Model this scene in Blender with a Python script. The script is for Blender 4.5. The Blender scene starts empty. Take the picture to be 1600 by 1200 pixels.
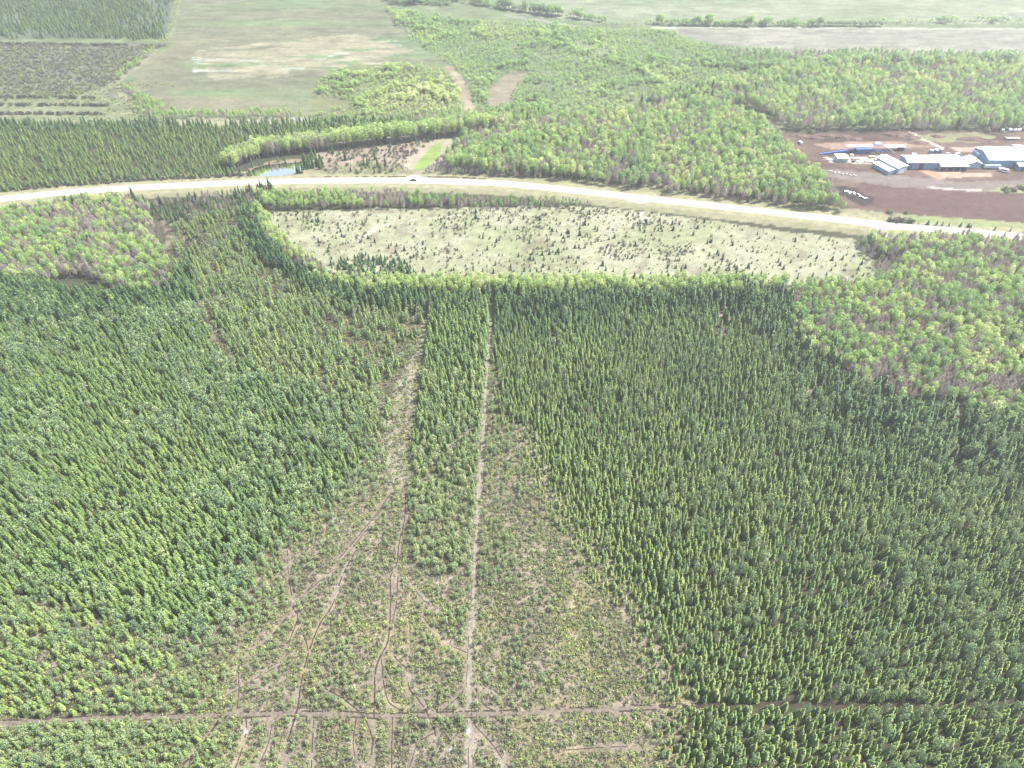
import bpy, math, random
import numpy as np
from mathutils import Vector, Matrix

# ------------------------------------------------------------------ camera, sky, sun, exposure
H = 280.0                      # height of the camera over the ground (metres)
PITCH = math.radians(41.6)     # below the horizon
FPX = 1109.0                   # focal length in pixels of the 1600 px wide photograph
SC = bpy.context.scene
COL = SC.collection
cam_d = bpy.data.cameras.new("camera")
cam_d.sensor_width = 36.0
cam_d.lens = 36.0 * FPX / 1600.0
cam_d.clip_start = 1.0
cam_d.clip_end = 30000.0
cam = bpy.data.objects.new("camera", cam_d)
cam.location = (0, 0, H)
cam.rotation_euler = (math.pi / 2 - PITCH, 0, 0)
COL.objects.link(cam)
SC.camera = cam

SUN_EL, SUN_AZ = math.radians(55), math.radians(72)      # azimuth measured from +Y towards +X
world = bpy.data.worlds.new("World")
SC.world = world
world.use_nodes = True
wn = world.node_tree.nodes
sky = wn.new("ShaderNodeTexSky")
sky.sky_type = 'NISHITA'
sky.sun_disc = False
sky.sun_elevation = SUN_EL
sky.sun_rotation = SUN_AZ
sky.air_density = 1.0
sky.dust_density = 5.0
sky.ozone_density = 1.0
wn["Background"].inputs[1].default_value = 0.13
world.node_tree.links.new(sky.outputs[0], wn["Background"].inputs[0])

sun_d = bpy.data.lights.new("sun", 'SUN')
sun_d.energy = 4.8
sun_d.angle = math.radians(1.0)
sun_d.color = (1.0, 0.975, 0.94)
sun = bpy.data.objects.new("sun", sun_d)
sd = Vector((math.sin(SUN_AZ) * math.cos(SUN_EL), math.cos(SUN_AZ) * math.cos(SUN_EL), math.sin(SUN_EL)))
sun.rotation_euler = sd.to_track_quat('Z', 'Y').to_euler()
sun.location = (200, 400, 500)
COL.objects.link(sun)
SC.view_settings.view_transform = 'Standard'
SC.view_settings.look = 'None'
SC.view_settings.exposure = 1.34
SC.view_settings.gamma = 1.0
SC.cycles.max_bounces = 6
SC.cycles.volume_bounces = 0
SC.cycles.volume_step_rate = 1.0

# ------------------------------------------------------------------ helpers
RNG = np.random.RandomState(11)
R = random.Random(5)
cp, sp = math.cos(PITCH), math.sin(PITCH)

def gnd(u, v):
    """ground point under a pixel of the 1600x1200 photograph"""
    u = np.asarray(u, float); v = np.asarray(v, float)
    dx = (u - 800.0) / FPX; dy = -(v - 600.0) / FPX
    wy = cp + dy * sp; wz = -sp + dy * cp
    t = H / -wz
    return dx * t, wy * t

def pix(x, y, z=0.0):
    """pixel in which a world point shows"""
    zz = np.asarray(z, float) - H
    depth = np.asarray(y) * cp - zz * sp
    up = np.asarray(y) * sp + zz * cp
    return 800 + FPX * np.asarray(x) / depth, 600 - FPX * up / depth, depth

def P(pts):
    a = np.array(pts, float)
    x, y = gnd(a[:, 0], a[:, 1])
    return np.stack([x, y], 1)

_tab = {}
def vn(x, y, s, seed=0):
    """smooth value noise 0..1"""
    if seed not in _tab:
        _tab[seed] = np.random.RandomState(1000 + seed).rand(256, 256)
    T = _tab[seed]
    x = np.asarray(x) / s + 7.3 * seed; y = np.asarray(y) / s + 3.1 * seed
    xi = np.floor(x).astype(int); yi = np.floor(y).astype(int)
    fx = x - xi; fy = y - yi
    fx = fx * fx * (3 - 2 * fx); fy = fy * fy * (3 - 2 * fy)
    a = T[xi % 256, yi % 256]; b = T[(xi + 1) % 256, yi % 256]
    c = T[xi % 256, (yi + 1) % 256]; d = T[(xi + 1) % 256, (yi + 1) % 256]
    return (a * (1 - fx) + b * fx) * (1 - fy) + (c * (1 - fx) + d * fx) * fy

def fbm(x, y, s, seed=0, n=3):
    t = 0; w = 0; a = 1.0
    for i in range(n):
        t = t + a * vn(x, y, s / 2 ** i, seed + 17 * i); w += a; a *= .55
    return t / w

def inpoly(x, y, poly):
    ins = np.zeros(np.shape(x), bool)
    n = len(poly)
    for i in range(n):
        x0, y0 = poly[i]; x1, y1 = poly[(i + 1) % n]
        if y0 == y1: continue
        c = (y0 > y) != (y1 > y)
        ins ^= c & (x < (x1 - x0) * (y - y0) / (y1 - y0) + x0)
    return ins

def dline(x, y, pl):
    d = np.full(np.shape(x), 1e9)
    for (x0, y0), (x1, y1) in zip(pl[:-1], pl[1:]):
        ex, ey = x1 - x0, y1 - y0
        L = ex * ex + ey * ey + 1e-9
        t = np.clip(((x - x0) * ex + (y - y0) * ey) / L, 0, 1)
        d = np.minimum(d, np.hypot(x - x0 - t * ex, y - y0 - t * ey))
    return d

def tag(o, label=None, cat=None, group=None, kind=None):
    if label: o["label"] = label
    if cat: o["category"] = cat
    if group: o["group"] = group
    if kind: o["kind"] = kind
    return o

def mesh_from(name, V, F, mats=None, midx=None, smooth=False):
    me = bpy.data.meshes.new(name)
    me.from_pydata([tuple(map(float, v)) for v in V], [], [tuple(int(i) for i in f) for f in F])
    for m in mats or []: me.materials.append(m)
    if midx is not None: me.polygons.foreach_set("material_index", np.array(midx, dtype=np.int32))
    if smooth: me.polygons.foreach_set("use_smooth", np.ones(len(F), bool))
    me.update()
    return me

def link(name, me, parent=None, loc=None, rz=0):
    o = bpy.data.objects.new(name, me); COL.objects.link(o)
    if parent: o.parent = parent
    if loc is not None: o.location = loc
    o.rotation_euler = (0, 0, rz)
    return o

def empty(name, loc, rz=0):
    return link(name, None, None, loc, rz)

# ------------------------------------------------------------------ materials
def new_mat(name):
    m = bpy.data.materials.new(name); m.use_nodes = True
    nt = m.node_tree
    return m, nt, nt.nodes, nt.links, nt.nodes["Principled BSDF"]

def plain(name, col, rough=.7, var=.25, scale=.6, metal=0, bump=0.0):
    m, nt, N, L, b = new_mat(name)
    tc = N.new("ShaderNodeTexCoord"); nz = N.new("ShaderNodeTexNoise")
    nz.inputs["Scale"].default_value = scale; nz.inputs["Detail"].default_value = 6
    L.new(tc.outputs["Object"], nz.inputs["Vector"])
    cr = N.new("ShaderNodeValToRGB")
    cr.color_ramp.elements[0].position = .3; cr.color_ramp.elements[1].position = .7
    cr.color_ramp.elements[0].color = tuple(c * (1 - var) for c in col) + (1,)
    cr.color_ramp.elements[1].color = tuple(min(1, c * (1 + var)) for c in col) + (1,)
    L.new(nz.outputs[0], cr.inputs[0]); L.new(cr.outputs[0], b.inputs["Base Color"])
    if rough >= .9: b.inputs["Specular IOR Level"].default_value = .1
    b.inputs["Roughness"].default_value = rough; b.inputs["Metallic"].default_value = metal
    if bump:
        bp = N.new("ShaderNodeBump"); bp.inputs["Strength"].default_value = bump
        L.new(nz.outputs[0], bp.inputs["Height"]); L.new(bp.outputs[0], b.inputs["Normal"])
    return m

def foliage(name, stops, transl=.35, jitter=.35):
    """leaf material: hue from the tree's own 'tint' (0..1), brightness from a per-leaf 'leafvar' and the tree's random value"""
    m, nt, N, L, b = new_mat(name)
    at = N.new("ShaderNodeAttribute"); at.attribute_type = 'INSTANCER'; at.attribute_name = "tint"
    lv = N.new("ShaderNodeAttribute"); lv.attribute_type = 'GEOMETRY'; lv.attribute_name = "leafvar"
    oi = N.new("ShaderNodeObjectInfo")
    a1 = N.new("ShaderNodeMath"); a1.operation = 'MULTIPLY_ADD'
    L.new(lv.outputs["Fac"], a1.inputs[0]); a1.inputs[1].default_value = .22
    L.new(at.outputs["Fac"], a1.inputs[2])
    a2 = N.new("ShaderNodeMath"); a2.operation = 'MULTIPLY_ADD'
    L.new(oi.outputs["Random"], a2.inputs[0]); a2.inputs[1].default_value = .14
    L.new(a1.outputs[0], a2.inputs[2])
    a3 = N.new("ShaderNodeMath"); a3.operation = 'SUBTRACT'; a3.inputs[1].default_value = .18
    L.new(a2.outputs[0], a3.inputs[0])
    cr = N.new("ShaderNodeValToRGB")
    e = cr.color_ramp.elements
    while len(e) < len(stops): e.new(.5)
    for i, (p, c) in enumerate(stops):
        e[i].position = p; e[i].color = tuple(c) + (1,)
    L.new(a3.outputs[0], cr.inputs[0])
    br = N.new("ShaderNodeMath"); br.operation = 'MULTIPLY_ADD'
    L.new(lv.outputs["Fac"], br.inputs[0]); br.inputs[1].default_value = jitter; br.inputs[2].default_value = 1 - jitter / 2
    mx = N.new("ShaderNodeVectorMath"); mx.operation = 'SCALE'
    L.new(cr.outputs[0], mx.inputs[0]); L.new(br.outputs[0], mx.inputs["Scale"])
    L.new(mx.outputs[0], b.inputs["Base Color"])
    b.inputs["Roughness"].default_value = .6
    b.inputs["Specular IOR Level"].default_value = .3
    if transl:
        tr = N.new("ShaderNodeBsdfTranslucent"); L.new(mx.outputs[0], tr.inputs[0])
        ms = N.new("ShaderNodeMixShader"); ms.inputs[0].default_value = transl
        L.new(b.outputs[0], ms.inputs[1]); L.new(tr.outputs[0], ms.inputs[2])
        L.new(ms.outputs[0], N["Material Output"].inputs[0])
    return m

M_SPR = foliage("spruce_needles", [(0, (.034, .078, .040)), (.3, (.098, .178, .066)), (.65, (.205, .295, .085)), (1, (.32, .37, .12))], .28, .6)
M_BOG = foliage("bog_needles", [(0, (.165, .26, .135)), (.5, (.27, .345, .16)), (1, (.39, .42, .19))], .3, .55)
M_ASP = foliage("aspen_leaves", [(0, (.25, .30, .20)), (.25, (.21, .34, .13)), (.5, (.31, .45, .14)), (.75, (.46, .54, .21)), (1, (.60, .60, .34))], .42, .35)
M_TWIG = foliage("bare_twigs", [(0, (.31, .275, .275)), (.5, (.38, .335, .30)), (1, (.42, .39, .29))], .2, .35)
M_SHR = foliage("shrub_leaves", [(0, (.06, .075, .055)), (.35, (.13, .115, .095)), (.7, (.17, .20, .085)), (1, (.26, .31, .10))], .3, .5)
M_BARK = plain("grey_brown_bark", (.11, .085, .07), .9, .3, 3)
M_ABARK = plain("pale_aspen_bark", (.30, .28, .24), .8, .3, 3)

# ------------------------------------------------------------------ ground: layout in plan (metres), from points read off the photograph
ROAD_PX = [(-260, 338), (0, 311), (100, 301), (200, 294), (300, 289), (400, 284.5), (500, 282.5), (600, 282), (660, 282.5), (740, 285), (800, 288), (900, 298),
           (1000, 309), (1100, 320), (1200, 331), (1300, 342), (1400, 353), (1500, 361.5), (1600, 370), (1900, 397)]
ROAD = P(ROAD_PX)
FIELD = P([(412, 332), (560, 327), (900, 322), (1000, 329), (1180, 356), (1330, 374), (1360, 395), (1378, 438), (1230, 446), (1100, 442), (900, 442), (670, 442), (580, 440), (520, 424), (470, 398), (430, 362)])
BOG = P([(660, 520), (615, 640), (606, 740), (480, 830), (425, 900), (395, 960), (335, 1040), (240, 1055), (120, 1110), (-200, 1150), (-200, 1340), (1030, 1340), (1025, 1110), (1000, 1030), (965, 950), (900, 870), (835, 770), (785, 660), (765, 520)])
T_WIDE = P([(667, 470), (664, 510), (655, 560), (643, 610), (636, 660), (632, 710), (628, 755)])
T_STR = P([(767, 430), (768, 490), (765, 530), (760, 600), (757, 650), (754, 700), (749, 760), (745, 830), (741, 900), (738, 960), (735, 1010), (733, 1060), (733, 1110), (735, 1160), (737, 1290)])
T_CUT = P([(-200, 1142), (80, 1126), (200, 1121), (300, 1119), (450, 1115), (600, 1118), (700, 1117), (800, 1114), (900, 1110), (1030, 1105), (1200, 1102), (1400, 1104), (1600, 1100), (1800, 1100)])
T_DL = P([(618, 755), (590, 790), (560, 830), (520, 875), (470, 930), (420, 990), (370, 1050), (345, 1112)])
T_D2 = P([(628, 755), (634, 800), (628, 850), (622, 880), (610, 940)])
GRASSDRIVE = P([(640, 274), (655, 250), (675, 228), (690, 222), (688, 240), (672, 256), (662, 274)])
POND = P([(392, 274), (393, 266), (402, 261), (420, 257), (445, 255), (470, 253.5), (483, 254.5), (480, 262), (470, 268), (455, 272), (430, 275), (405, 275.5)])
YARD = P([(1222, 208), (1300, 206), (1450, 205), (1800, 203), (1840, 350), (1600, 352), (1450, 340), (1335, 332), (1300, 296), (1262, 262), (1235, 232)])

NR, NC = 560, 520
yr = np.concatenate([np.linspace(-3000, 40, 12)[:-1], 40 + (1400 - 40) * (np.linspace(0, 1, NR) ** 1.35), np.linspace(1400, 4200, 14)[1:]])
uc = np.concatenate([-np.array([1.9, 1.6, 1.35, 1.2, 1.1, 1.04]), np.linspace(-1, 1, NC), np.array([1.04, 1.1, 1.2, 1.35, 1.6, 1.9])])
YY, UU = np.meshgrid(yr, uc, indexing='ij')
S = 235 + 0.60 * np.clip(YY, 0, 1500)
GX = np.where(np.abs(UU) <= 1, UU * S, np.sign(UU) * (S + (np.abs(UU) - 1) / .9 * (4200 - S)))
GY = YY
gx, gy = GX.ravel(), GY.ravel()
gcol = np.zeros((gx.size, 3))
w1 = fbm(gx, gy, 60, 1); w2 = fbm(gx, gy, 14, 2); w3 = fbm(gx, gy, 5, 3); w4 = fbm(gx, gy, 60, 9); w5 = fbm(gx, gy, 160, 21)
fl_ = 0
wob_x = (fbm(gx, gy, 12, 31) - .5); wob_y = (fbm(gx, gy, 12, 41) - .5)

def mixc(a, b, t):
    t = np.clip(t, 0, 1)[:, None]
    return np.array(a) * (1 - t) + np.array(b) * t

def paint(mask, col):
    gcol[mask] = col[mask] if np.ndim(col) == 2 else col

def pmask(poly, wob=6.0):
    if not isinstance(poly, np.ndarray): poly = P(poly)
    return inpoly(gx + wob * wob_x, gy + wob * wob_y, poly)

C_FOREST = mixc((.05, .058, .034), (.085, .085, .05), w2)
gcol[:] = mixc((.17, .19, .12), (.25, .23, .17), w1)                                   # far land
gcol[:] = mixc((.15, .19, .09), (.21, .22, .14), w1)
paint(gy < 700, C_FOREST)
# far fields and scrub
paint(pmask([(-300, 62), (262, 68), (222, 96), (185, 132), (260, 192), (-300, 192)], 25), mixc((.16, .15, .13), (.23, .22, .17), w1 * .5 + w2 * .5) * .9)
paint(pmask([(-500, -30), (276, -30), (268, 60), (-500, 62)], 25), mixc((.08, .12, .085), (.17, .18, .13), w1))
paint(pmask([(-240, 152), (130, 140), (215, 165), (262, 190), (-240, 192)], 12), mixc((.17, .20, .11), (.25, .25, .16), w2))
stk = fbm(gx * .18, gy, 7, 55)
fld = mixc((.145, .155, .105), (.27, .235, .17), fbm(gx * .4, gy, 55, 51) * .75 + stk * .5 - .12)
g_on = np.clip((vn(gx * .35, gy, 45, 52) - .55) * 4, 0, 1) * .6
fld = fld * (1 - g_on[:, None]) + np.array((.17, .25, .12)) * g_on[:, None]
paint(pmask([(280, -30), (560, -30), (620, 30), (690, 85), (640, 110), (490, 122), (487, 160), (480, 182), (250, 170), (195, 140), (205, 112), (268, 70)], 20), fld)
paint(pmask([(240, 185), (470, 184), (478, 196), (270, 198)], 6), mixc((.26, .25, .17), (.36, .33, .25), w2))
paint(pmask([(485, 125), (560, 100), (680, 102), (730, 130), (738, 168), (480, 182)], 12), mixc((.16, .18, .09), (.21, .20, .12), w2))
paint(pmask([(560, -30), (1900, -30), (1900, 110), (1180, 95), (900, 165), (700, 170), (700, 80), (620, 30)], 25), mixc((.15, .19, .10), (.21, .23, .14), w1))
paint(pmask([(1040, 44), (1900, 46), (1900, 84), (1180, 82), (1120, 70), (1070, 56)], 12), mixc((.21, .20, .17), (.36, .32, .29), fbm(gx * .4, gy, 50, 61)))
paint(pmask([(780, 2), (1900, -30), (1900, 36), (1060, 39), (920, 38), (800, 20)], 20), mixc((.19, .23, .14), (.30, .29, .23), fbm(gx * .4, gy, 60, 62)))
k = pmask([(300, 78), (470, 60), (560, 52), (640, 78), (600, 100), (480, 118), (330, 122)], 30)
paint(k & (fbm(gx * .25, gy, 14, 151) > .42), mixc((.25, .22, .155), (.42, .36, .28), fbm(gx * .2, gy, 6, 152)))
# pale standing water / dried salt streaks in the far fields
st = fbm(gx * .22, gy, 9, 71)
for poly, th in (([(300, 90), (470, 96), (620, 60), (640, 84), (560, 108), (400, 120), (300, 124)], .63), ([(1290, 44), (1370, 44), (1370, 58), (1290, 58)], .5), ([(1530, 16), (1800, 18), (1800, 32), (1540, 32)], .5),
                 ([(165, 122), (190, 125), (192, 158), (165, 142)], .55), ([(340, 182), (478, 184), (478, 190), (350, 192)], .5), ([(905, 66), (945, 76), (940, 88), (905, 78)], .5), ([(850, 0), (1200, 2), (1400, 24), (1000, 26)], .76)):
    k = pmask(poly, 8) & (st > th)
    k &= fbm(gx * .3, gy, 3, 72) > .47
    k &= fbm(gx, gy, 22, 73) > .5
    paint(k, np.array((.40, .41, .38)))
# pale tracks far away
for pl, w, c in (([(0, 180), (60, 170), (100, 158), (160, 142), (185, 128)], 5, (.27, .26, .17)), ([(700, 105), (715, 120), (728, 145), (733, 176)], 5, (.35, .27, .21)), ([(778, 158), (782, 142), (795, 126), (810, 118)], 12, (.27, .22, .17)),
                 ([(1020, 43), (1900, 47)], 4, (.38, .37, .33)), ([(905, 66), (940, 84)], 6, (.36, .33, .28)), ([(276, 0), (268, 50), (230, 90), (190, 122), (182, 135), (200, 160), (262, 190)], 5, (.26, .24, .17)), ([(795, 24), (870, 36), (900, 42)], 6, (.28, .26, .22))):
    paint(dline(gx + 8 * wob_x, gy + 8 * wob_y, P(pl)) < w, np.array(c))
# north of the road
paint(pmask([(478, 272), (500, 225), (560, 215), (700, 208), (800, 212), (760, 240), (720, 272), (700, 278), (640, 276)], 8), mixc((.17, .125, .10), (.38, .34, .26), w3 * .7 + w2 * .3))
paint(pmask([(386, 276), (388, 262), (430, 250), (490, 249), (492, 262), (476, 274)], 3), mixc((.20, .17, .11), (.30, .26, .18), w3))
paint(dline(gx, gy, P([(646, 276), (660, 250), (690, 226)])) < 15, mixc((.30, .26, .20), (.36, .34, .24), w2))
paint(inpoly(gx + 2 * wob_x, gy + 2 * wob_y, GRASSDRIVE), mixc((.15, .25, .055), (.25, .34, .10), w2))
paint(pmask([(690, 276), (690, 262), (760, 262), (860, 270), (860, 284)], 6), mixc((.16, .12, .12), (.26, .22, .19), w3))
paint(pmask([(990, 296), (1010, 282), (1045, 290), (1040, 302)], 4), (.36, .33, .22))
paint(pmask([(1124, 150), (1138, 150), (1210, 190), (1232, 212), (1222, 216), (1190, 192)], 4), mixc((.12, .11, .09), (.17, .15, .11), w2))
# yard
yw = np.clip(fbm(gx * .5, gy, 20, 81) * 1.3 - .2, 0, 1)
paint(pmask(YARD, 4), mixc((.07, .045, .04), (.19, .135, .105), yw))
paint(pmask([(1352, 282), (1450, 296), (1660, 305), (1660, 350), (1450, 336), (1345, 322), (1320, 300)], 3), mixc((.095, .057, .054), (.13, .082, .076), fbm(gx * .12, gy, 6, 83)))
paint(pmask([(1270, 262), (1350, 268), (1500, 284), (1660, 280), (1660, 304), (1500, 298), (1400, 292), (1300, 278)], 3), mixc((.15, .125, .11), (.22, .19, .165), fbm(gx * .25, gy, 9, 84)))
paint(pmask([(1420, 212), (1520, 206), (1560, 214), (1540, 222), (1430, 222)], 6), mixc((.17, .16, .10), (.24, .25, .13), w3))
paint(pmask([(1455, 268), (1548, 270), (1552, 276), (1470, 278), (1448, 270)], 3), (.40, .29, .22))
paint(pmask([(1436, 266), (1460, 268), (1478, 280), (1468, 282)], 2), (.36, .25, .17))
paint(pmask([(1480, 230), (1800, 222), (1800, 234), (1500, 238)], 3), mixc((.32, .24, .20), (.40, .33, .28), w3))
paint(pmask([(1285, 246), (1385, 243), (1390, 256), (1300, 255)], 2), mixc((.25, .22, .19), (.52, .49, .44), w3))
paint(pmask([(1300, 222), (1400, 220), (1460, 230), (1300, 234), (1270, 226)], 4), mixc((.22, .15, .12), (.33, .24, .19), w3))
paint(dline(gx + 3 * wob_x, gy, P([(1425, 207), (1448, 221), (1470, 231)])) < 1.6, (.55, .5, .42))
paint(dline(gx + 3 * wob_x, gy, P([(1456, 293), (1490, 296), (1530, 297)])) < 2.2, (.36, .34, .30))
paint(pmask([(1545, 300), (1566, 291), (1600, 290), (1660, 292), (1660, 304)], 3), mixc((.20, .24, .11), (.30, .31, .17), w3))
paint(pmask([(1300, 290), (1330, 292), (1358, 306), (1366, 318), (1345, 322), (1320, 306)], 2), (.045, .035, .035))
# verges, road surroundings
dr = dline(gx, gy, ROAD)
rv = dr + 5 * (w3 - .5)
paint((rv < 22) & (gy > 0), mixc((.19, .20, .11), (.28, .27, .18), w2))
paint((rv < 13) & (gy > 0), mixc((.24, .25, .13), (.34, .33, .22), w3))
paint(pmask([(1420, 336), (1600, 348), (1840, 356), (1840, 366), (1500, 352), (1425, 346)], 3), mixc((.17, .24, .08), (.26, .27, .15), w3))
# pasture with scattered spruces
fb = fbm(gx * .6, gy, 26, 91)
fc = mixc((.35, .35, .23), (.50, .48, .37), fb)
gr2 = np.clip((fbm(gx, gy, 35, 92) - .5) * 5, 0, 1) * .55
fc = fc * (1 - gr2[:, None]) + np.array((.30, .33, .17)) * gr2[:, None]
br2 = np.clip((fbm(gx, gy, 9, 93) - .58) * 6, 0, 1) * .5
fc = fc * (1 - br2[:, None]) + np.array((.22, .17, .13)) * br2[:, None]
fc = fc * np.array((.73, .775, .73)) * (.82 + .36 * fbm(gx, gy, 4, 133))[:, None]
paint(pmask(FIELD, 7), fc)
for pl in ([(620, 345), (590, 352), (560, 372), (600, 352), (720, 335)], [(940, 327), (960, 350), (945, 420)], [(1010, 330), (985, 350), (990, 365)]):
    paint((dline(gx + 4 * wob_x, gy + 4 * wob_y, P(pl)) < 1.3) & (w3 > .45), np.array((.42, .41, .33)))
paint(pmask([(270, 400), (385, 380), (425, 440), (580, 490), (660, 490), (655, 560), (600, 650), (520, 622), (400, 590), (340, 540), (305, 465)], 12), mixc((.10, .085, .06), (.23, .19, .14), w3))
# brushy opening left of the centre
paint(pmask([(262, 372), (300, 366), (375, 345), (385, 368), (340, 388), (290, 396)], 8), mixc((.16, .14, .10), (.36, .34, .24), w3))
paint(dline(gx + 10 * wob_x, gy + 10 * wob_y, P([(255, 340), (268, 400), (300, 455), (325, 500), (345, 540), (375, 585), (400, 600)])) < 6 * w3 - 1, mixc((.13, .11, .08), (.24, .21, .15), w3))
# bog: brown moss, dry grass
bg = mixc((.15, .125, .098), (.36, .315, .25), fbm(gx, gy, 5, 101, 4))
bgy = np.clip((fbm(gx, gy, 18, 102) - .52) * 6, 0, 1) * .5
bg = bg * (1 - bgy[:, None]) + np.array((.27, .24, .12)) * bgy[:, None]
bg2 = np.clip((fbm(gx, gy, 11, 103) - .5) * 6, 0, 1) * .45
bg = bg * (1 - bg2[:, None]) + np.array((.16, .15, .10)) * bg2[:, None]
ER = P([(797, 690), (835, 770), (900, 870), (965, 950), (1000, 1030), (1025, 1115), (1030, 1300)]); EL = P([(628, 640), (598, 742), (480, 832), (425, 900), (395, 955), (335, 1035), (235, 1045), (100, 1000), (-240, 930)])
paint(pmask(BOG, 14) | (np.minimum(dline(gx, gy, ER), dline(gx, gy, EL)) < 26 * w2), bg)
brk = mixc((.16, .135, .10), (.30, .26, .195), w3)
for pl, w in ((T_WIDE, 3.4), (T_DL, 3.0), (T_DL + np.array([(-6, 2)]), 2.0), (T_DL + np.array([(5, -3)]), 1.8), (T_D2, 3.0)):
    k = (dline(gx + 6 * wob_x, gy + 6 * wob_y, pl) < w * (.3 + 1.2 * w2)) & (fbm(gx, gy, 3, 111) > .42)
    paint(k, brk)
paint(pmask([(663, 485), (658, 520), (638, 565), (612, 610), (592, 660), (586, 745), (642, 756), (650, 690), (660, 620), (671, 540), (671, 485)], 5), mixc((.17, .155, .115), (.36, .33, .255), w3))
for poly in ([(1120, 525), (1118, 495), (1135, 478), (1160, 480), (1150, 500), (1138, 530)], [(1250, 655), (1258, 612), (1280, 590), (1275, 640)], [(1480, 690), (1500, 672), (1505, 730), (1490, 742), (1470, 720)], [(1488, 640), (1500, 640), (1500, 690), (1486, 690)]):
    paint(pmask(poly, 7) & (w3 > .38), mixc((.13, .10, .08), (.40, .34, .28), w3))

farw = np.clip((gy - 640) / 200, 0, 1)
mot = .42 + 1.2 * (fbm(gx * .28, gy, 6.5, 130) * .65 + fbm(gx, gy, 16, 131) * .35)
gcol *= (1 - farw + farw * mot * .74)[:, None]
gcol[:, 1] *= 1 + .13 * farw
gcol *= .60
me = bpy.data.meshes.new("ground")
nr_, nc_ = GX.shape
idx = np.arange(nr_ * nc_).reshape(nr_, nc_)
quads = np.stack([idx[:-1, :-1], idx[:-1, 1:], idx[1:, 1:], idx[1:, :-1]], -1).reshape(-1, 4)
me.vertices.add(gx.size); me.vertices.foreach_set("co", np.stack([gx, gy, np.zeros_like(gx)], 1).ravel())
me.loops.add(quads.size); me.loops.foreach_set("vertex_index", quads.ravel().astype(np.int32))
me.polygons.add(len(quads)); me.polygons.foreach_set("loop_start", np.arange(0, quads.size, 4, dtype=np.int32))
me.update(calc_edges=True)
ca = me.color_attributes.new("soil", 'FLOAT_COLOR', 'POINT')
ca.data.foreach_set("color", np.concatenate([gcol, np.ones((gx.size, 1))], 1).ravel().astype(np.float32))
m, nt, N, L, b = new_mat("ground_cover_soil")
at = N.new("ShaderNodeAttribute"); at.attribute_name = "soil"
tc = N.new("ShaderNodeTexCoord")
n1 = N.new("ShaderNodeTexNoise"); n1.inputs["Scale"].default_value = .9; n1.inputs["Detail"].default_value = 8; n1.inputs["Roughness"].default_value = .7
n2 = N.new("ShaderNodeTexNoise"); n2.inputs["Scale"].default_value = .16; n2.inputs["Detail"].default_value = 5
L.new(tc.outputs["Object"], n1.inputs[0]); L.new(tc.outputs["Object"], n2.inputs[0])
mr = N.new("ShaderNodeMapRange"); mr.inputs[1].default_value = .3; mr.inputs[2].default_value = .7; mr.inputs[3].default_value = .5; mr.inputs[4].default_value = 1.45
L.new(n1.outputs[0], mr.inputs[0])
mr2 = N.new("ShaderNodeMapRange"); mr2.inputs[1].default_value = .3; mr2.inputs[2].default_value = .7; mr2.inputs[3].default_value = .82; mr2.inputs[4].default_value = 1.18
L.new(n2.outputs[0], mr2.inputs[0])
mm = N.new("ShaderNodeMath"); mm.operation = 'MULTIPLY'; L.new(mr.outputs[0], mm.inputs[0]); L.new(mr2.outputs[0], mm.inputs[1])
vs = N.new("ShaderNodeVectorMath"); vs.operation = 'SCALE'; L.new(at.outputs["Color"], vs.inputs[0]); L.new(mm.outputs[0], vs.inputs["Scale"])
L.new(vs.outputs[0], b.inputs["Base Color"]); b.inputs["Roughness"].default_value = 1.0; b.inputs["Specular IOR Level"].default_value = .1
bp = N.new("ShaderNodeBump"); bp.inputs["Strength"].default_value = .8; bp.inputs["Distance"].default_value = .5
L.new(n1.outputs[0], bp.inputs["Height"]); L.new(bp.outputs[0], b.inputs["Normal"])
me.materials.append(m)
tag(link("ground", me), kind="structure")

# ------------------------------------------------------------------ ribbons: road, trails, wheel ruts
def densify(pl, step):
    # Catmull-Rom through the points, then even steps
    pl = np.asarray(pl, float); out = []
    q = np.vstack([2 * pl[0] - pl[1], pl, 2 * pl[-1] - pl[-2]])
    for i in range(1, len(q) - 2):
        p0, p1, p2, p3 = q[i - 1], q[i], q[i + 1], q[i + 2]
        n = max(2, int(np.hypot(*(p2 - p1)) / step))
        for t in np.linspace(0, 1, n, endpoint=False):
            out.append(.5 * ((2 * p1) + (-p0 + p2) * t + (2 * p0 - 5 * p1 + 4 * p2 - p3) * t * t + (-p0 + 3 * p1 - 3 * p2 + p3) * t ** 3))
    out.append(q[-2])
    return np.array(out)

def ribbon(name, pl, width, z, mat, rag=0.0, step=2.0, gaps=0.0, wig=0.0, seed=0, offset=0.0):
    c = densify(pl, step)
    t = np.gradient(c, axis=0); t /= np.maximum(np.hypot(t[:, 0], t[:, 1]), 1e-6)[:, None]
    n = np.stack([-t[:, 1], t[:, 0]], 1)
    rs = np.random.RandomState(77 + seed)
    c = c + n * (offset + wig * (fbm(c[:, 0], c[:, 1], 9, 300 + seed % 50) - .5))[:, None]
    wl = width / 2 * (1 + rag * (rs.rand(len(c)) - .5) * 2); wr = width / 2 * (1 + rag * (rs.rand(len(c)) - .5) * 2)
    V = np.zeros((len(c) * 2, 3)); V[0::2, :2] = c + n * wl[:, None]; V[1::2, :2] = c - n * wr[:, None]; V[:, 2] = z
    F = []
    for i in range(len(c) - 1):
        if gaps and fbm(c[i:i+1, 0], c[i:i+1, 1], 4, 340 + seed % 50)[0] < gaps: continue
        F.append((2 * i, 2 * i + 1, 2 * i + 3, 2 * i + 2))
    o = link(name, mesh_from(name, V, F, [mat]))
    return tag(o, kind="structure")

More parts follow.
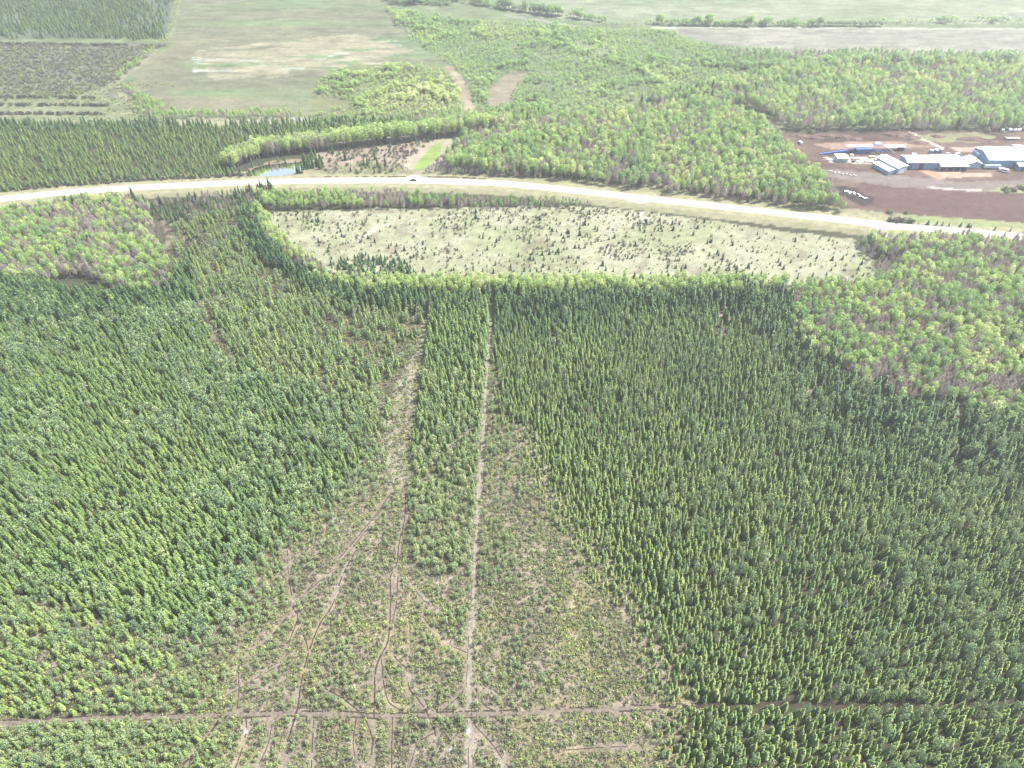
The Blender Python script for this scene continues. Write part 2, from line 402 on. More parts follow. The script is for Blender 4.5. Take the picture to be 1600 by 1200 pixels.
M_GRAV = plain("pale_gravel_road", (.33, .325, .30), .9, .08, .12)
M_SHOUL = plain("gravel_shoulder", (.20, .195, .135), .95, .18, .3)
M_MUD = plain("wet_peat", (.038, .031, .025), 1.0, .35, 1.2)
M_TRACK = plain("worn_dry_peat", (.11, .095, .075), .95, .35, .6)
M_PALE = plain("pale_trodden_moss", (.150, .138, .112), .95, .35, .6)
M_DITCH_SHADE = plain("dark_ditch_soil_and_tree_shade", (.035, .028, .02), 1.0, .4, .4)  # ditch soil, also the painted shade along the cutline's right half
ribbon("road_shoulder", ROAD, 13.0, .02, M_SHOUL, .10, 4)
ribbon("road", ROAD, 9.6, .05, M_GRAV, .02, 4)
def flat(name, pts, z, mat, world_pts=False):
    p = pts if world_pts else P(pts)
    return tag(link(name, mesh_from(name, [(a, b_, z) for a, b_ in p], [tuple(range(len(p)))], [mat])), kind="structure")
flat("driveway", [(618, 278.8), (634, 277.5), (646, 273.5), (652, 273.5), (662, 277.5), (680, 279.2), (660, 284), (630, 284)], .055, M_GRAV)
flat("driveway", [(1385, 354), (1398, 354.5), (1406, 357.6), (1398, 359.5), (1370, 358.5), (1360, 354)], .055, M_GRAV)
flat("driveway", [(978, 313), (1000, 317.8), (1016, 315), (1010, 311)], .055, M_GRAV)
ribbon("ditch", densify(P([(760, 279), (690, 276.5), (664, 276)]), 4)[::-1], 2.2, .012, M_DITCH_SHADE, .5, 3, .35, 2)
ribbon("ditch", P([(480, 277), (560, 276), (634, 276)]), 2.0, .012, M_DITCH_SHADE, .5, 3, .45, 2)
ribbon("trail", T_STR, 2.3, .010, M_PALE, .35, 1.0, 0, 1.2, 1)
ribbon("trail", T_CUT[9:], 1.6, .0125, M_DITCH_SHADE, .5, 1.0, .3, 1.0, 12)  # right half coloured dark for the shade between the tree rows
ribbon("trail", T_CUT[:10], 2.0, .014, M_TRACK, .35, 1.0, 0, 1.0, 2)
k_ = 3
RUT_LINES = []
def rut(pl, w=.5, gaps=.25, off=0.0, wig=.5):
    global k_
    w *= .85; gaps += .16
    RUT_LINES.append(pl)
    k_ += 1
    ribbon("rut", pl, w, .016 + k_ * .0015, M_MUD, .45, .8, gaps, wig, k_, off)
for o_ in (-.9, .9): rut(T_STR, .35, .42, o_, 1.2)
for o_ in (-1.0, 1.0): rut(T_CUT, .75, .33, o_, 1.0)
for pl, w in (([(610, 900), (609, 975), (605, 1005), (590, 1035), (586, 1062), (585, 1117), (584, 1150), (576, 1210)], .75),
              ([(634, 770), (632, 810), (624, 850), (620, 880), (610, 900)], .6), ([(622, 900), (619, 945), (610, 985)], .5),
              ([(605, 1012), (620, 1030), (635, 1047), (639, 1075), (655, 1095), (670, 1120), (682, 1150)], .6),
              ([(556, 860), (532, 907), (520, 945), (500, 975), (482, 1020), (472, 1062), (466, 1100), (460, 1125), (447, 1170), (446, 1210)], .75),
              ([(449, 860), (450, 890), (452, 907), (459, 950), (465, 967), (445, 1017), (432, 1040), (400, 1060), (350, 1090)], .5),
              ([(470, 980), (480, 1010), (482, 1022)], .6), ([(507, 1075), (530, 1087), (550, 1102), (570, 1122), (580, 1147), (583, 1165)], .6),
              ([(596, 1030), (599, 1062), (607, 1095), (625, 1110)], .45), ([(613, 1120), (612, 1210)], .45), ([(727, 1077), (707, 1097), (688, 1115)], .45),
              ([(557, 1120), (553, 1170), (568, 1210)], .5), ([(345, 1118), (332, 1140), (312, 1167), (285, 1195)], 1.0), ([(385, 1118), (384, 1150), (365, 1210)], .6),
              ([(372, 1040), (373, 1080), (370, 1112)], .5), ([(500, 900), (470, 935), (440, 975), (420, 1000)], .5), ([(600, 790), (560, 845), (520, 890), (480, 925)], .5),
              ([(612, 770), (575, 820), (530, 872)], .6), ([(640, 905), (655, 930), (680, 955)], .4), ([(640, 970), (642, 1020)], .4), ([(742, 1075), (755, 1100), (775, 1112)], .5),
              ([(690, 1140), (655, 1160), (640, 1200)], .4), ([(740, 1130), (770, 1165), (800, 1205)], .4), ([(425, 1120), (420, 1160), (400, 1205)], .4), ([(660, 962), (690, 1000), (730, 1020)], .35),
              ([(700, 700), (740, 670)], .4), ([(880, 1172), (980, 1166)], .4), ([(490, 1125), (487, 1205)], .45)):
    rut(P(pl), w, .22)
M_WAT = new_mat("still_water")[0]
b = M_WAT.node_tree.nodes["Principled BSDF"]
b.inputs["Base Color"].default_value = (.95, .96, .97, 1); b.inputs["Roughness"].default_value = .04; b.inputs["Metallic"].default_value = 1.0
M_PUD = plain("shallow_silty_water", (.20, .20, .205), .35, .12, .8)
for (u, v, r) in ((618, 752, 2.4), (730, 1143, 2.0), (808, 1170, 1.5), (383, 1143, 1.7), (705, 1172, 1.6)):
    x, y = gnd(u, v); n = 26; r *= .62; rs = np.random.RandomState(int(u))
    ph = rs.rand(3) * 6
    pts = [(x + r * (1 + .3 * math.sin(2 * a + ph[0]) + .15 * math.sin(5 * a + ph[1])) * math.cos(a), y + r * 1.2 * (1 + .25 * math.sin(3 * a + ph[2])) * math.sin(a)) for a in np.linspace(0, 2 * math.pi, n, endpoint=False)]
    flat("puddle", pts, .09, M_PUD, True)
flat("pond_water", densify(np.vstack([POND, POND[:1]]), 3)[:-1], .03, M_WAT, True)

# ------------------------------------------------------------------ tree shapes
def leafvar(me, vals):
    a = me.attributes.new("leafvar", 'FLOAT', 'FACE')
    a.data.foreach_set("value", np.array(vals, dtype=np.float32))

def tube(V, F, p0, p1, r0, r1, n=5):
    d = (p1 - p0).normalized(); a = d.orthogonal().normalized(); b_ = d.cross(a)
    s = len(V)
    for p, r in ((p0, r0), (p1, r1)):
        for i in range(n):
            t = 2 * math.pi * i / n
            V.append(p + a * (r * math.cos(t)) + b_ * (r * math.sin(t)))
    for i in range(n): F.append((s + i, s + (i + 1) % n, s + n + (i + 1) % n, s + n + i))

def spruce_shape(rs, h, R, n=170, base=.06, power=.85, droop=.35):
    V, F, A = [], [], []
    # uneven inner core added to block light, its colour darkened like crown shade
    rings = 9; m_ = 7
    for k in range(rings):
        t = k / (rings - 1); z = h * (base + (1 - base) * t * .97)
        for i in range(m_):
            r = R * .62 * (1 - t) ** power * (.6 + .7 * rs.rand()) + .02
            a = 2 * math.pi * (i + .5 * (k % 2)) / m_
            V.append(Vector((r * math.cos(a), r * math.sin(a), z + (rs.rand() - .5) * h * .05)))
    for k in range(rings - 1):
        for i in range(m_):
            F.append((k * m_ + i, k * m_ + (i + 1) % m_, (k + 1) * m_ + (i + 1) % m_, (k + 1) * m_ + i)); A.append(rs.rand() * .5)
    for j in range(n):
        t = 1 - (1 - rs.rand()) ** .75 if j > 8 else .9 + .1 * rs.rand()
        t = min(t, .985)
        z = h * (base + (1 - base) * t); r = R * ((1 - t) ** power) * (.75 + .45 * rs.rand()) + .10
        a = rs.rand() * 2 * math.pi
        o = Vector((math.cos(a), math.sin(a), 0)); s = Vector((-math.sin(a), math.cos(a), 0))
        dz = -droop * r + (rs.rand() - .5) * .35 * r + .25 * t * r
        p0 = Vector((0, 0, z)) + o * (r * .2); p2 = Vector((0, 0, z + dz)) + o * r
        w = (.16 + .16 * r) * (.7 + .6 * rs.rand())
        md = p0.lerp(p2, .55) + Vector((0, 0, .10 * r))
        roll = (rs.rand() - .5) * .8
        sd_ = s * w + Vector((0, 0, w * roll))
        i0 = len(V); V += [p0, md + sd_, p2, md - sd_]
        F.append((i0, i0 + 1, i0 + 2, i0 + 3)); A.append(rs.rand())
    TV, TF = [], []
    tube(TV, TF, Vector((0, 0, -.1)), Vector((0, 0, h * .8)), .03 + .012 * h, .02, 5)
    tube(TV, TF, Vector((0, 0, h * .8)), Vector((0, 0, h * 1.0)), .03, .008, 4)
    return V, F, A, TV, TF

def tuft_shape(rs, h, R, n, zc, squash=1.0, size=.35, lobes=9, up=.3):
    """crown of leaf clumps around lobes; used for bog pines, aspens and shrubs"""
    V, F, A = [], [], []
    L_ = []
    for k in range(lobes):
        a = 2.4 * k + rs.rand(); t = (k + .5) / lobes
        z = zc + (h - zc) * (2 * t - 1) * .72
        rr = R * math.sqrt(max(.05, 1 - ((z - zc) / (h - zc)) ** 2)) * .6
        if k == lobes - 1: rr *= .3
        L_.append((Vector((rr * math.cos(a), rr * math.sin(a), z)), R * (.42 + .2 * rs.rand()), rs.rand()))
    for c, lr, lv in L_:
        for j in range(n // lobes):
            d = Vector((rs.randn(), rs.randn(), rs.randn() * .8 + .25)).normalized()
            p = c + Vector((d.x * lr, d.y * lr, d.z * lr * squash)) * (.55 + .5 * rs.rand())
            if p.z < .05: p.z = .05 + .1 * rs.rand()
            nn = (d + Vector((rs.randn(), rs.randn(), rs.randn() + up)) * .55).normalized()
            a = nn.orthogonal().normalized(); b_ = nn.cross(a); q = rs.rand() * 6.28
            a2 = a * math.cos(q) + b_ * math.sin(q); b2 = nn.cross(a2)
            s1 = size * (.6 + .8 * rs.rand()); s2 = s1 * (.5 + .5 * rs.rand())
            i0 = len(V); V += [p + a2 * s1, p + b2 * s2, p - a2 * s1, p - b2 * s2]
            F.append((i0, i0 + 1, i0 + 2, i0 + 3)); A.append(min(1, max(0, .6 * lv + .4 * rs.rand())))
    return V, F, A, L_

def trunk_limbs(rs, h, top, L_, r0, zsplit):
    TV, TF = [], []
    tube(TV, TF, Vector((0, 0, -.1)), Vector((0, 0, zsplit)), r0, r0 * .75)
    tube(TV, TF, Vector((0, 0, zsplit)), Vector((0, 0, top)), r0 * .75, r0 * .15)
    for c, lr, lv in L_:
        z0 = max(zsplit * .7, c.z - 1.2 * math.hypot(c.x, c.y))
        tube(TV, TF, Vector((0, 0, min(z0, top * .95))), c, r0 * .32, r0 * .1, 4)
    return TV, TF

def bare_shape(rs, h, R, n):
    V, F, A = [], [], []
    for j in range(n):
        t = .25 + .75 * rs.rand(); z0 = h * t * .8; a = rs.rand() * 6.283
        r = R * math.sin(min(1, t * 1.05) * math.pi * .9 + .2) * (.5 + .6 * rs.rand())
        p0 = Vector((r * .25 * math.cos(a), r * .25 * math.sin(a), z0)); up = h * (.10 + .12 * rs.rand())
        p1 = Vector((r * math.cos(a), r * math.sin(a), min(h, z0 + up)))
        s = Vector((-math.sin(a), math.cos(a), 0)) * (.07 + .07 * rs.rand())
        i0 = len(V); V += [p0 + s * .5, p0 - s * .5, p1 - s * .35, p1 + s * .35]
        F.append((i0, i0 + 1, i0 + 2, i0 + 3)); A.append(rs.rand())
        for q in range(3):
            b_ = p0.lerp(p1, .4 + .2 * q); d = Vector((rs.randn(), rs.randn(), .9 + .5 * rs.rand())).normalized() * (.6 + .7 * rs.rand())
            sx = d.orthogonal().normalized() * .09
            i0 = len(V); V += [b_ + sx * .6, b_ - sx * .6, b_ + d - sx * .3, b_ + d + sx * .3]
            F.append((i0, i0 + 1, i0 + 2, i0 + 3)); A.append(rs.rand())
    return V, F, A

# one entry per kind: list of variants, each (crown mesh, trunk mesh, joined mesh)
KINDS = {}
def add_kind(kind, leafmat, barkmat, shapes):
    out = []
    for i, (V, F, A, TV, TF) in enumerate(shapes):
        c = mesh_from(kind + "_crown", V, F, [leafmat]); leafvar(c, A)
        t = mesh_from(kind + "_trunk", TV, TF, [barkmat])
        n = len(V)
        j = mesh_from(kind + "_whole", list(V) + list(TV), list(F) + [tuple(q + n for q in f) for f in TF], [leafmat, barkmat], [0] * len(F) + [1] * len(TF))
        leafvar(j, list(A) + [.5] * len(TF))
        out.append((c, t, j))
    KINDS[kind] = out

def rsn(i): return np.random.RandomState(500 + i)
add_kind("spruce_tree", M_SPR, M_BARK, [spruce_shape(rsn(i), 10, (1.7, 1.85, 1.55, 1.95, 1.8, 1.9)[i], 190, .05, (.50, .45, .55, .6, .8, .9)[i]) for i in range(6)])
def bogs(i):
    rs = rsn(20 + i); V, F, A, L_ = tuft_shape(rs, 5, (1.15, 1.35, 1.0, 1.25)[i], 250, 2.7, 1.3, .19, 9, .5)
    TV, TF = trunk_limbs(rs, 5, 4.6, L_, .07, 1.0); return V, F, A, TV, TF
add_kind("bog_pine", M_BOG, M_BARK, [bogs(i) for i in range(4)])
def asps(i):
    rs = rsn(40 + i); V, F, A, L_ = tuft_shape(rs, 13, (2.3, 2.1, 2.6, 2.4, 1.9)[i], 620, (9, 8.6, 9.2, 8.4, 8.8)[i], 1.15, .27, 15)
    TV, TF = trunk_limbs(rs, 13, 12, L_, .17, 5.0); return V, F, A, TV, TF
add_kind("aspen_tree", M_ASP, M_ABARK, [asps(i) for i in range(5)])
def bares(i):
    rs = rsn(60 + i); V, F, A = bare_shape(rs, 12, (2.5, 2.2, 2.8)[i], 150)
    TV, TF = [], []
    tube(TV, TF, Vector((0, 0, -.1)), Vector((0, 0, 6)), .15, .11); tube(TV, TF, Vector((0, 0, 6)), Vector((.2, .1, 11.8)), .11, .02)
    return V, F, A, TV, TF
add_kind("bare_aspen", M_TWIG, M_ABARK, [bares(i) for i in range(3)])
add_kind("young_spruce", M_SPR, M_BARK, [spruce_shape(rsn(80 + i), 3.4, (.95, .8, 1.1, .9)[i], 70, .03, (.8, .9, .6, .7)[i]) for i in range(4)])
def shrs(i):
    rs = rsn(100 + i); V, F, A, L_ = tuft_shape(rs, 2.0, (1.3, 1.1, 1.5, 1.2)[i], 110, .9, .8, .24, 7)
    TV, TF = trunk_limbs(rs, 2, 1.3, L_, .04, .3); return V, F, A, TV, TF
add_kind("shrub", M_SHR, M_BARK, [shrs(i) for i in range(4)])
def tfts(i):
    rs = rsn(120 + i); V, F, A, L_ = tuft_shape(rs, .7, .62, 30, .3, .7, .17, 4)
    TV, TF = [], []; tube(TV, TF, Vector((0, 0, 0)), Vector((0, 0, .3)), .02, .01, 3); return V, F, A, TV, TF
add_kind("undergrowth", M_SHR, M_BARK, [tfts(i) for i in range(4)])
NOMH = {"spruce_tree": 10, "bog_pine": 5, "aspen_tree": 13, "bare_aspen": 12, "young_spruce": 3.4, "shrub": 2.0, "undergrowth": .7}

# ------------------------------------------------------------------ planting
PTS = {k: [] for k in KINDS}        # rows x, y, height, width factor, tint
PLACE = {k: [] for k in KINDS}      # stand name for the label
def put(kind, x, y, h, w, tint, place):
    x = np.atleast_1d(x).astype(float)
    if not len(x): return
    PTS[kind].append(np.stack([x, np.broadcast_to(y, x.shape), np.broadcast_to(h, x.shape), np.broadcast_to(w, x.shape), np.broadcast_to(tint, x.shape)], 1))
    PLACE[kind] += [place] * len(x)

OPEN = [P(p) for p in ([(1112, 530), (1116, 492), (1135, 474), (1165, 478), (1152, 500), (1140, 532)], [(1248, 660), (1256, 612), (1282, 588), (1276, 640)],
                       [(1478, 690), (1500, 668), (1508, 730), (1490, 744), (1468, 720)], [(1486, 635), (1502, 635), (1502, 690), (1486, 690)])]
LANES = [(T_WIDE, 1.4), (T_STR, 1.9), (T_CUT[:10], 1.8), (T_CUT[9:], 1.4), (T_DL, 1.3), (T_D2, 1.3)]
RUTS = np.concatenate([densify(q, 1.5) for q in RUT_LINES])
TRK = P([(255, 340), (268, 400), (300, 455), (325, 500), (345, 540), (375, 585)])
def scatter(poly, step, seed, edge=5.0, lanes=True, road=9.0, opens=True, lane_extra=0):
    """jittered grid of points in a region, clear of road, trails and water"""
    if not isinstance(poly, np.ndarray): poly = P(poly)
    rs = np.random.RandomState(seed)
    x0, y0 = poly.min(0) - edge; x1, y1 = poly.max(0) + edge
    X, Y = np.meshgrid(np.arange(x0, x1, step), np.arange(y0, y1, step))
    X = X.ravel() + (rs.rand(X.size) - .5) * step * 1.15; Y = Y.ravel() + (rs.rand(Y.size) - .5) * step * 1.15
    ex = (fbm(X, Y, 14, 31) - .5) * 2 * edge + (rs.rand(X.size) - .5) * edge * .8; ey = (fbm(X, Y, 14, 41) - .5) * 2 * edge + (rs.rand(X.size) - .5) * edge * .8
    k = inpoly(X + ex, Y + ey, poly)
    X, Y = X[k], Y[k]
    u, v, d = pix(X, Y)
    k = (u > -190) & (u < 1790) & (v < 1330) & (v > -30)
    X, Y = X[k], Y[k]
    k = dline(X, Y, ROAD) > road
    k &= ~inpoly(X, Y, POND) & ~inpoly(X, Y, GRASSDRIVE)
    if opens:
        for o in OPEN: k &= ~(inpoly(X, Y, o) & (rs.rand(len(X)) < .82))
    if lanes and len(X):
        cell = np.full((700, 700), False)                     # wheel ruts stay clear of plants
        for ox in (-.7, 0, .7):
            for oy in (-.7, 0, .7):
                cell[np.clip(((RUTS[:, 0] + ox + 350)).astype(int), 0, 699), np.clip((RUTS[:, 1] + oy).astype(int), 0, 699)] = True
        ii = (X + 350).astype(int); jj = Y.astype(int); ok = (ii >= 0) & (ii < 700) & (jj >= 0) & (jj < 700)
        k[ok] &= ~cell[ii[ok], jj[ok]]
    if lanes:
        for pl, w in LANES:
            if len(X): k &= dline(X, Y, pl) > (w + lane_extra) * (.75 + .5 * rs.rand(len(X)))
    X, Y = X[k], Y[k]
    return X, Y, rs

ER_ = P([(797, 690), (835, 770), (900, 870), (965, 950), (1000, 1030), (1025, 1115), (1030, 1300)]); EL_ = P([(628, 640), (598, 742), (480, 832), (425, 900), (395, 955), (335, 1035), (235, 1045), (100, 1000), (-100, 930)])
# --- dense spruce stand on the right
DENSE_R = P([(770, 466), (900, 466), (1190, 466), (1225, 500), (1290, 575), (1400, 640), (1480, 660), (1840, 700), (1850, 1340), (1030, 1340), (1025, 1115), (1000, 1030), (965, 950), (900, 870), (835, 770), (785, 660), (768, 520)])
X, Y, rs = scatter(DENSE_R, 2.2, 1, 6)
EDGE_R = P([(797, 690), (835, 770), (900, 870), (965, 950), (1000, 1030), (1025, 1115), (1030, 1300)])
ed = np.clip(dline(X, Y, EDGE_R) / 22 + .5 * (fbm(X, Y, 12, 120) - .5), 0, 1)       # trees shrink and thin out towards the bog
u, v, d = pix(X, Y)
k = rs.rand(len(X)) > .06 + .14 * (vn(X, Y, 22, 5) > .66) + .38 * (1 - ed) ** 2
X, Y, u, v, ed = X[k], Y[k], u[k], v[k], ed[k]
big = vn(X, Y, 34, 6)
far = np.clip((530 - v) / 60, 0, 1)                       # taller belt along the pasture
rgt = np.clip((u - 1180) / 300, 0, 1) * np.clip((800 - v) / 160, 0, 1)
h = (4.6 + 2.6 * rs.rand(len(X)) + 1.8 * big) * (.55 + .45 * ed) + 3.6 * far * (.5 + rs.rand(len(X))) + 4.5 * rgt * (.3 + rs.rand(len(X)))
em = rs.rand(len(X)) < (.05 + .16 * np.clip((u - 950) / 500, 0, 1)) * (.3 + 1.4 * (fbm(X, Y, 25, 121) > .5)) * ed
tint = .44 + .20 * vn(X, Y, 40, 7) - .30 * far - .26 * rgt + .30 * (rs.rand(len(X)) - .5) + .14 * np.clip((v - 700) / 500, 0, 1) + .25 * (1 - ed)
ZN_ = "in the dense dark stand right of the straight trail"
k = ~em; tint = tint + .25 * (fbm(X, Y, 10, 140) - .5); put("spruce_tree", X[k], Y[k], h[k] * .90, .88 + .45 * rs.rand(k.sum()), tint[k], ZN_)
n = em.sum(); put("bog_pine", X[em], Y[em], h[em] * (1.1 + .4 * rs.rand(n)), .52 + .2 * rs.rand(n), .1 + .5 * rs.rand(n), ZN_)

# --- dense spruce stand on the left
MED_ = P([(270, 350), (385, 330), (425, 418), (490, 455), (580, 480), (664, 530), (628, 700), (598, 660), (400, 590), (305, 465)])
DENSE_L = P([(-240, 432), (60, 440), (110, 492), (230, 478), (300, 470), (330, 540), (400, 590), (520, 620), (600, 655), (598, 742), (480, 832), (425, 900), (395, 955), (335, 1035), (235, 1045), (100, 1000), (-240, 930)])
X, Y, rs = scatter(DENSE_L, 2.35, 2, 7)
EDGE_L = P([(628, 640), (598, 742), (480, 832), (425, 900), (395, 955), (335, 1035), (235, 1045), (100, 1000), (-240, 930)])
ed = np.clip(dline(X, Y, EDGE_L) / 26 + .6 * (fbm(X, Y, 14, 122) - .5), 0, 1)
u, v, d = pix(X, Y)
cl = vn(X, Y, 24, 8)
k = (rs.rand(len(X)) > .07 + .2 * (cl > .66) + .36 * (1 - ed) ** 2); X, Y, u, v, cl, ed = X[k], Y[k], u[k], v[k], cl[k], ed[k]
h = (5.0 + 3.0 * rs.rand(len(X)) + 3.2 * vn(X, Y, 30, 6)) * (.58 + .42 * ed) + 2.2 * np.clip((520 - v) / 60, 0, 1)
tint = .40 + .20 * vn(X, Y, 45, 9) + .28 * (rs.rand(len(X)) - .5) - .2 * np.clip((520 - v) / 60, 0, 1) + .15 * (1 - ed)
em = rs.rand(len(X)) < .10 + .35 * (fbm(X, Y, 26, 123) > .56) + .3 * (1 - ed)
k = ~em; put("spruce_tree", X[k], Y[k], h[k] * .90, .92 + .35 * rs.rand(k.sum()), tint[k], "in the dense stand on the left")
n = em.sum(); put("bog_pine", X[em], Y[em], h[em] * 1.0, .8 + .25 * rs.rand(n), .0 + .55 * rs.rand(n), "in the dense stand on the left")
for pol in (DENSE_L, DENSE_R, MED_):
    X, Y, rs = scatter(pol, 16, 90, 0)
    put("bare_aspen", X, Y, 5 + 3.5 * rs.rand(len(X)), .5, .1 + .6 * rs.rand(len(X)), "as a grey snag among the spruces")
# dark belt of tall spruces under the aspens, and along the curved pasture edge
for poly, hh, tt, st, pl in (([(-200, 470), (0, 440), (60, 455), (180, 462), (262, 440), (300, 400), (312, 476), (220, 486), (100, 506), (-200, 505)], 11, .12, 3.0, "in the tall dark belt below the left aspens"),
                         ([(378, 330), (400, 330), (415, 376), (450, 414), (500, 448), (580, 466), (700, 468), (1190, 466), (1195, 486), (900, 490), (700, 492), (560, 484), (480, 458), (420, 415), (385, 380)], 11.5, .08, 3.1, "in the tall dark belt along the pasture"),
                         ([(1150, 445), (1225, 462), (1300, 560), (1300, 600), (1225, 575), (1150, 500)], 11, .10, 3.2, "in the tall dark belt beside the right aspens"),
                         ([(1310, 590), (1420, 640), (1480, 640), (1560, 660), (1800, 660), (1800, 760), (1500, 745), (1380, 700), (1290, 640)], 12, .10, 3.3, "in the tall dark belt below the right aspens")):
    X, Y, rs = scatter(poly, st, int(hh * 10 + tt * 100), 5)
    put("spruce_tree", X, Y, hh * (.62 + .5 * rs.rand(len(X)) + .35 * (rs.rand(len(X)) < .12)), .9 + .3 * rs.rand(len(X)), tt + .30 * rs.rand(len(X)) + .1 * vn(X, Y, 20, 4), pl)
X, Y, rs = scatter([(1570, 505), (1625, 500), (1625, 560), (1570, 550)], 3.4, 14, 4)
put("spruce_tree", X, Y, 13 * (.8 + .4 * rs.rand(len(X))), 1.0, .05 + .2 * rs.rand(len(X)), "in the small dark clump among the right aspens")

# --- medium, lighter forest between the left seam and the trails
MED = P([(270, 350), (385, 330), (390, 380), (425, 418), (490, 455), (580, 480), (668, 482), (664, 530), (640, 600), (628, 700), (606, 745), (598, 660), (520, 622), (400, 590), (340, 540), (305, 465), (268, 400)])
X, Y, rs = scatter(MED, 2.7, 3, 7)
u, v, d = pix(X, Y)
SWATH = P([(662, 488), (660, 520), (638, 575), (622, 610), (610, 660), (602, 745), (638, 752), (648, 690), (656, 620), (669, 545), (671, 488)])
thin = .85 * inpoly(X + 8 * (vn(X, Y, 7, 160) - .5), Y, SWATH) + np.clip(1 - dline(X, Y, T_WIDE) / 26, 0, 1) * .6 * (v > 510) + .38 * (vn(X, Y, 20, 12) > .6)
clear = inpoly(X, Y, P([(262, 362), (300, 360), (375, 340), (385, 368), (340, 392), (290, 400)]))
k = (rs.rand(len(X)) > .16 + .25 * (fbm(X, Y, 18, 150) > .53) + thin) & (~clear | (rs.rand(len(X)) < .25)) & (dline(X, Y, TRK) > 1 + 4 * rs.rand(len(X)))
X, Y, v = X[k], Y[k], v[k]
h = 5.6 + 2.4 * rs.rand(len(X)) + 2.4 * vn(X, Y, 30, 13)
k = rs.rand(len(X)) < .5
put("spruce_tree", X[k], Y[k], h[k], .9 + .3 * rs.rand(k.sum()), .50 + .25 * vn(X[k], Y[k], 30, 14) + .25 * (rs.rand(k.sum()) - .5), "in the lighter stand left of the wide trail")
put("bog_pine", X[~k], Y[~k], h[~k] * .9, .8 + .2 * rs.rand((~k).sum()), .1 + .5 * rs.rand((~k).sum()), "in the lighter stand left of the wide trail")
# strip between the two trails
STRIP = P([(672, 470), (764, 470), (762, 560), (756, 640), (750, 760), (742, 900), (640, 900), (640, 760), (648, 640), (668, 540)])
X, Y, rs = scatter(STRIP, 2.5, 4, 3)
u, v, d = pix(X, Y)
k = rs.rand(len(X)) > .10 + .42 * np.clip((v - 560) / 260, 0, 1) + .6 * inpoly(X, Y, SWATH); X, Y, v = X[k], Y[k], v[k]
h = 9.0 - 4.4 * np.clip((v - 470) / 300, 0, 1) + 2 * rs.rand(len(X))
k = rs.rand(len(X)) < np.clip(1.2 - (v - 500) / 330, .1, 1)
put("spruce_tree", X[k], Y[k], h[k], .95 + .3 * rs.rand(k.sum()), .36 + .35 * rs.rand(k.sum()), "between the wide trail and the straight trail")
put("bog_pine", X[~k], Y[~k], h[~k], 1.0, .3 + .5 * rs.rand((~k).sum()), "between the wide trail and the straight trail")

# --- bog with stunted pines
X, Y, rs = scatter(BOG, 2.15, 5, 7)
u, v, d = pix(X, Y)
lft = np.clip((560 - u) / 500, 0, 1)                         # trees get bigger and closer to the left
cl = fbm(X, Y, 16, 15)
keep = .50 + .25 * (cl > .5) + .35 * lft
col_ = np.clip(1 - np.abs(u - 640) / 160, 0, 1)
k = (rs.rand(len(X)) < keep) & ~(inpoly(X + 8 * (vn(X, Y, 7, 160) - .5), Y, SWATH) & (rs.rand(len(X)) < .80))
X, Y, u, v, lft, cl = X[k], Y[k], u[k], v[k], lft[k], cl[k]
rr_ = np.clip((u - 760) / 240, 0, 1)
h = (1.7 + 1.9 * rs.rand(len(X)) ** 1.5) * (1 + .75 * lft) * (1 - .25 * rr_) + 1.2 * (cl > .6) + 1.5 * np.clip((900 - v) / 300, 0, 1)
put("bog_pine", X, Y, h, .75 + .3 * rs.rand(len(X)), .08 + .5 * rs.rand(len(X)) + .15 * vn(X, Y, 30, 16), "on the open brown bog")
# saplings and brush fill the ragged margins of both stands
for pol, edge_ in ((DENSE_R, ER_), (DENSE_L, EL_)):
    X, Y, rs = scatter(pol, 1.25, 91, 6)
    k = (dline(X, Y, edge_) < 24 * rs.rand(len(X))) & (rs.rand(len(X)) < .75); X, Y = X[k], Y[k]
    q = rs.rand(len(X)) < .68
    put("undergrowth", X[q], Y[q], .5 + .8 * rs.rand(q.sum()) ** 2, 1.3, .35 + .7 * rs.rand(q.sum()), "")
    q = ~q; put("bog_pine", X[q], Y[q], 1.7 + 2.6 * rs.rand(q.sum()), .8 + .3 * rs.rand(q.sum()), .1 + .6 * rs.rand(q.sum()), "on the open brown bog")
# pines below the cutline and at the lower left
PL = P([(-240, 940), (0, 945), (120, 985), (240, 1020), (345, 1020), (330, 1340), (-240, 1340)])
X, Y, rs = scatter(PL, 2.15, 6, 5)
u, v, d = pix(X, Y)
k = rs.rand(len(X)) < .80 - .50 * np.clip((u - 60) / 260, 0, 1) * (v < 1115) - .25 * (fbm(X, Y, 12, 170) > .55); X, Y, v = X[k], Y[k], v[k]
hh_ = 3.3 + 2.2 * rs.rand(len(X)) + 1.8 * np.clip((1120 - v) / 120, 0, 1); q = rs.rand(len(X)) < .55
put("spruce_tree", X[q], Y[q], hh_[q], 1.05 + .4 * rs.rand(q.sum()), .48 + .35 * rs.rand(q.sum()), "in the pale pine stand at the lower left")
put("bog_pine", X[~q], Y[~q], hh_[~q] * 1.05, .7 + .25 * rs.rand((~q).sum()), .1 + .6 * rs.rand((~q).sum()), "in the pale pine stand at the lower left")
X, Y, rs = scatter(PL, 1.2, 171, 5); k = rs.rand(len(X)) < .5
put("undergrowth", X[k], Y[k], .5 + .8 * rs.rand(k.sum()), 1.2, .35 + .7 * rs.rand(k.sum()), "")
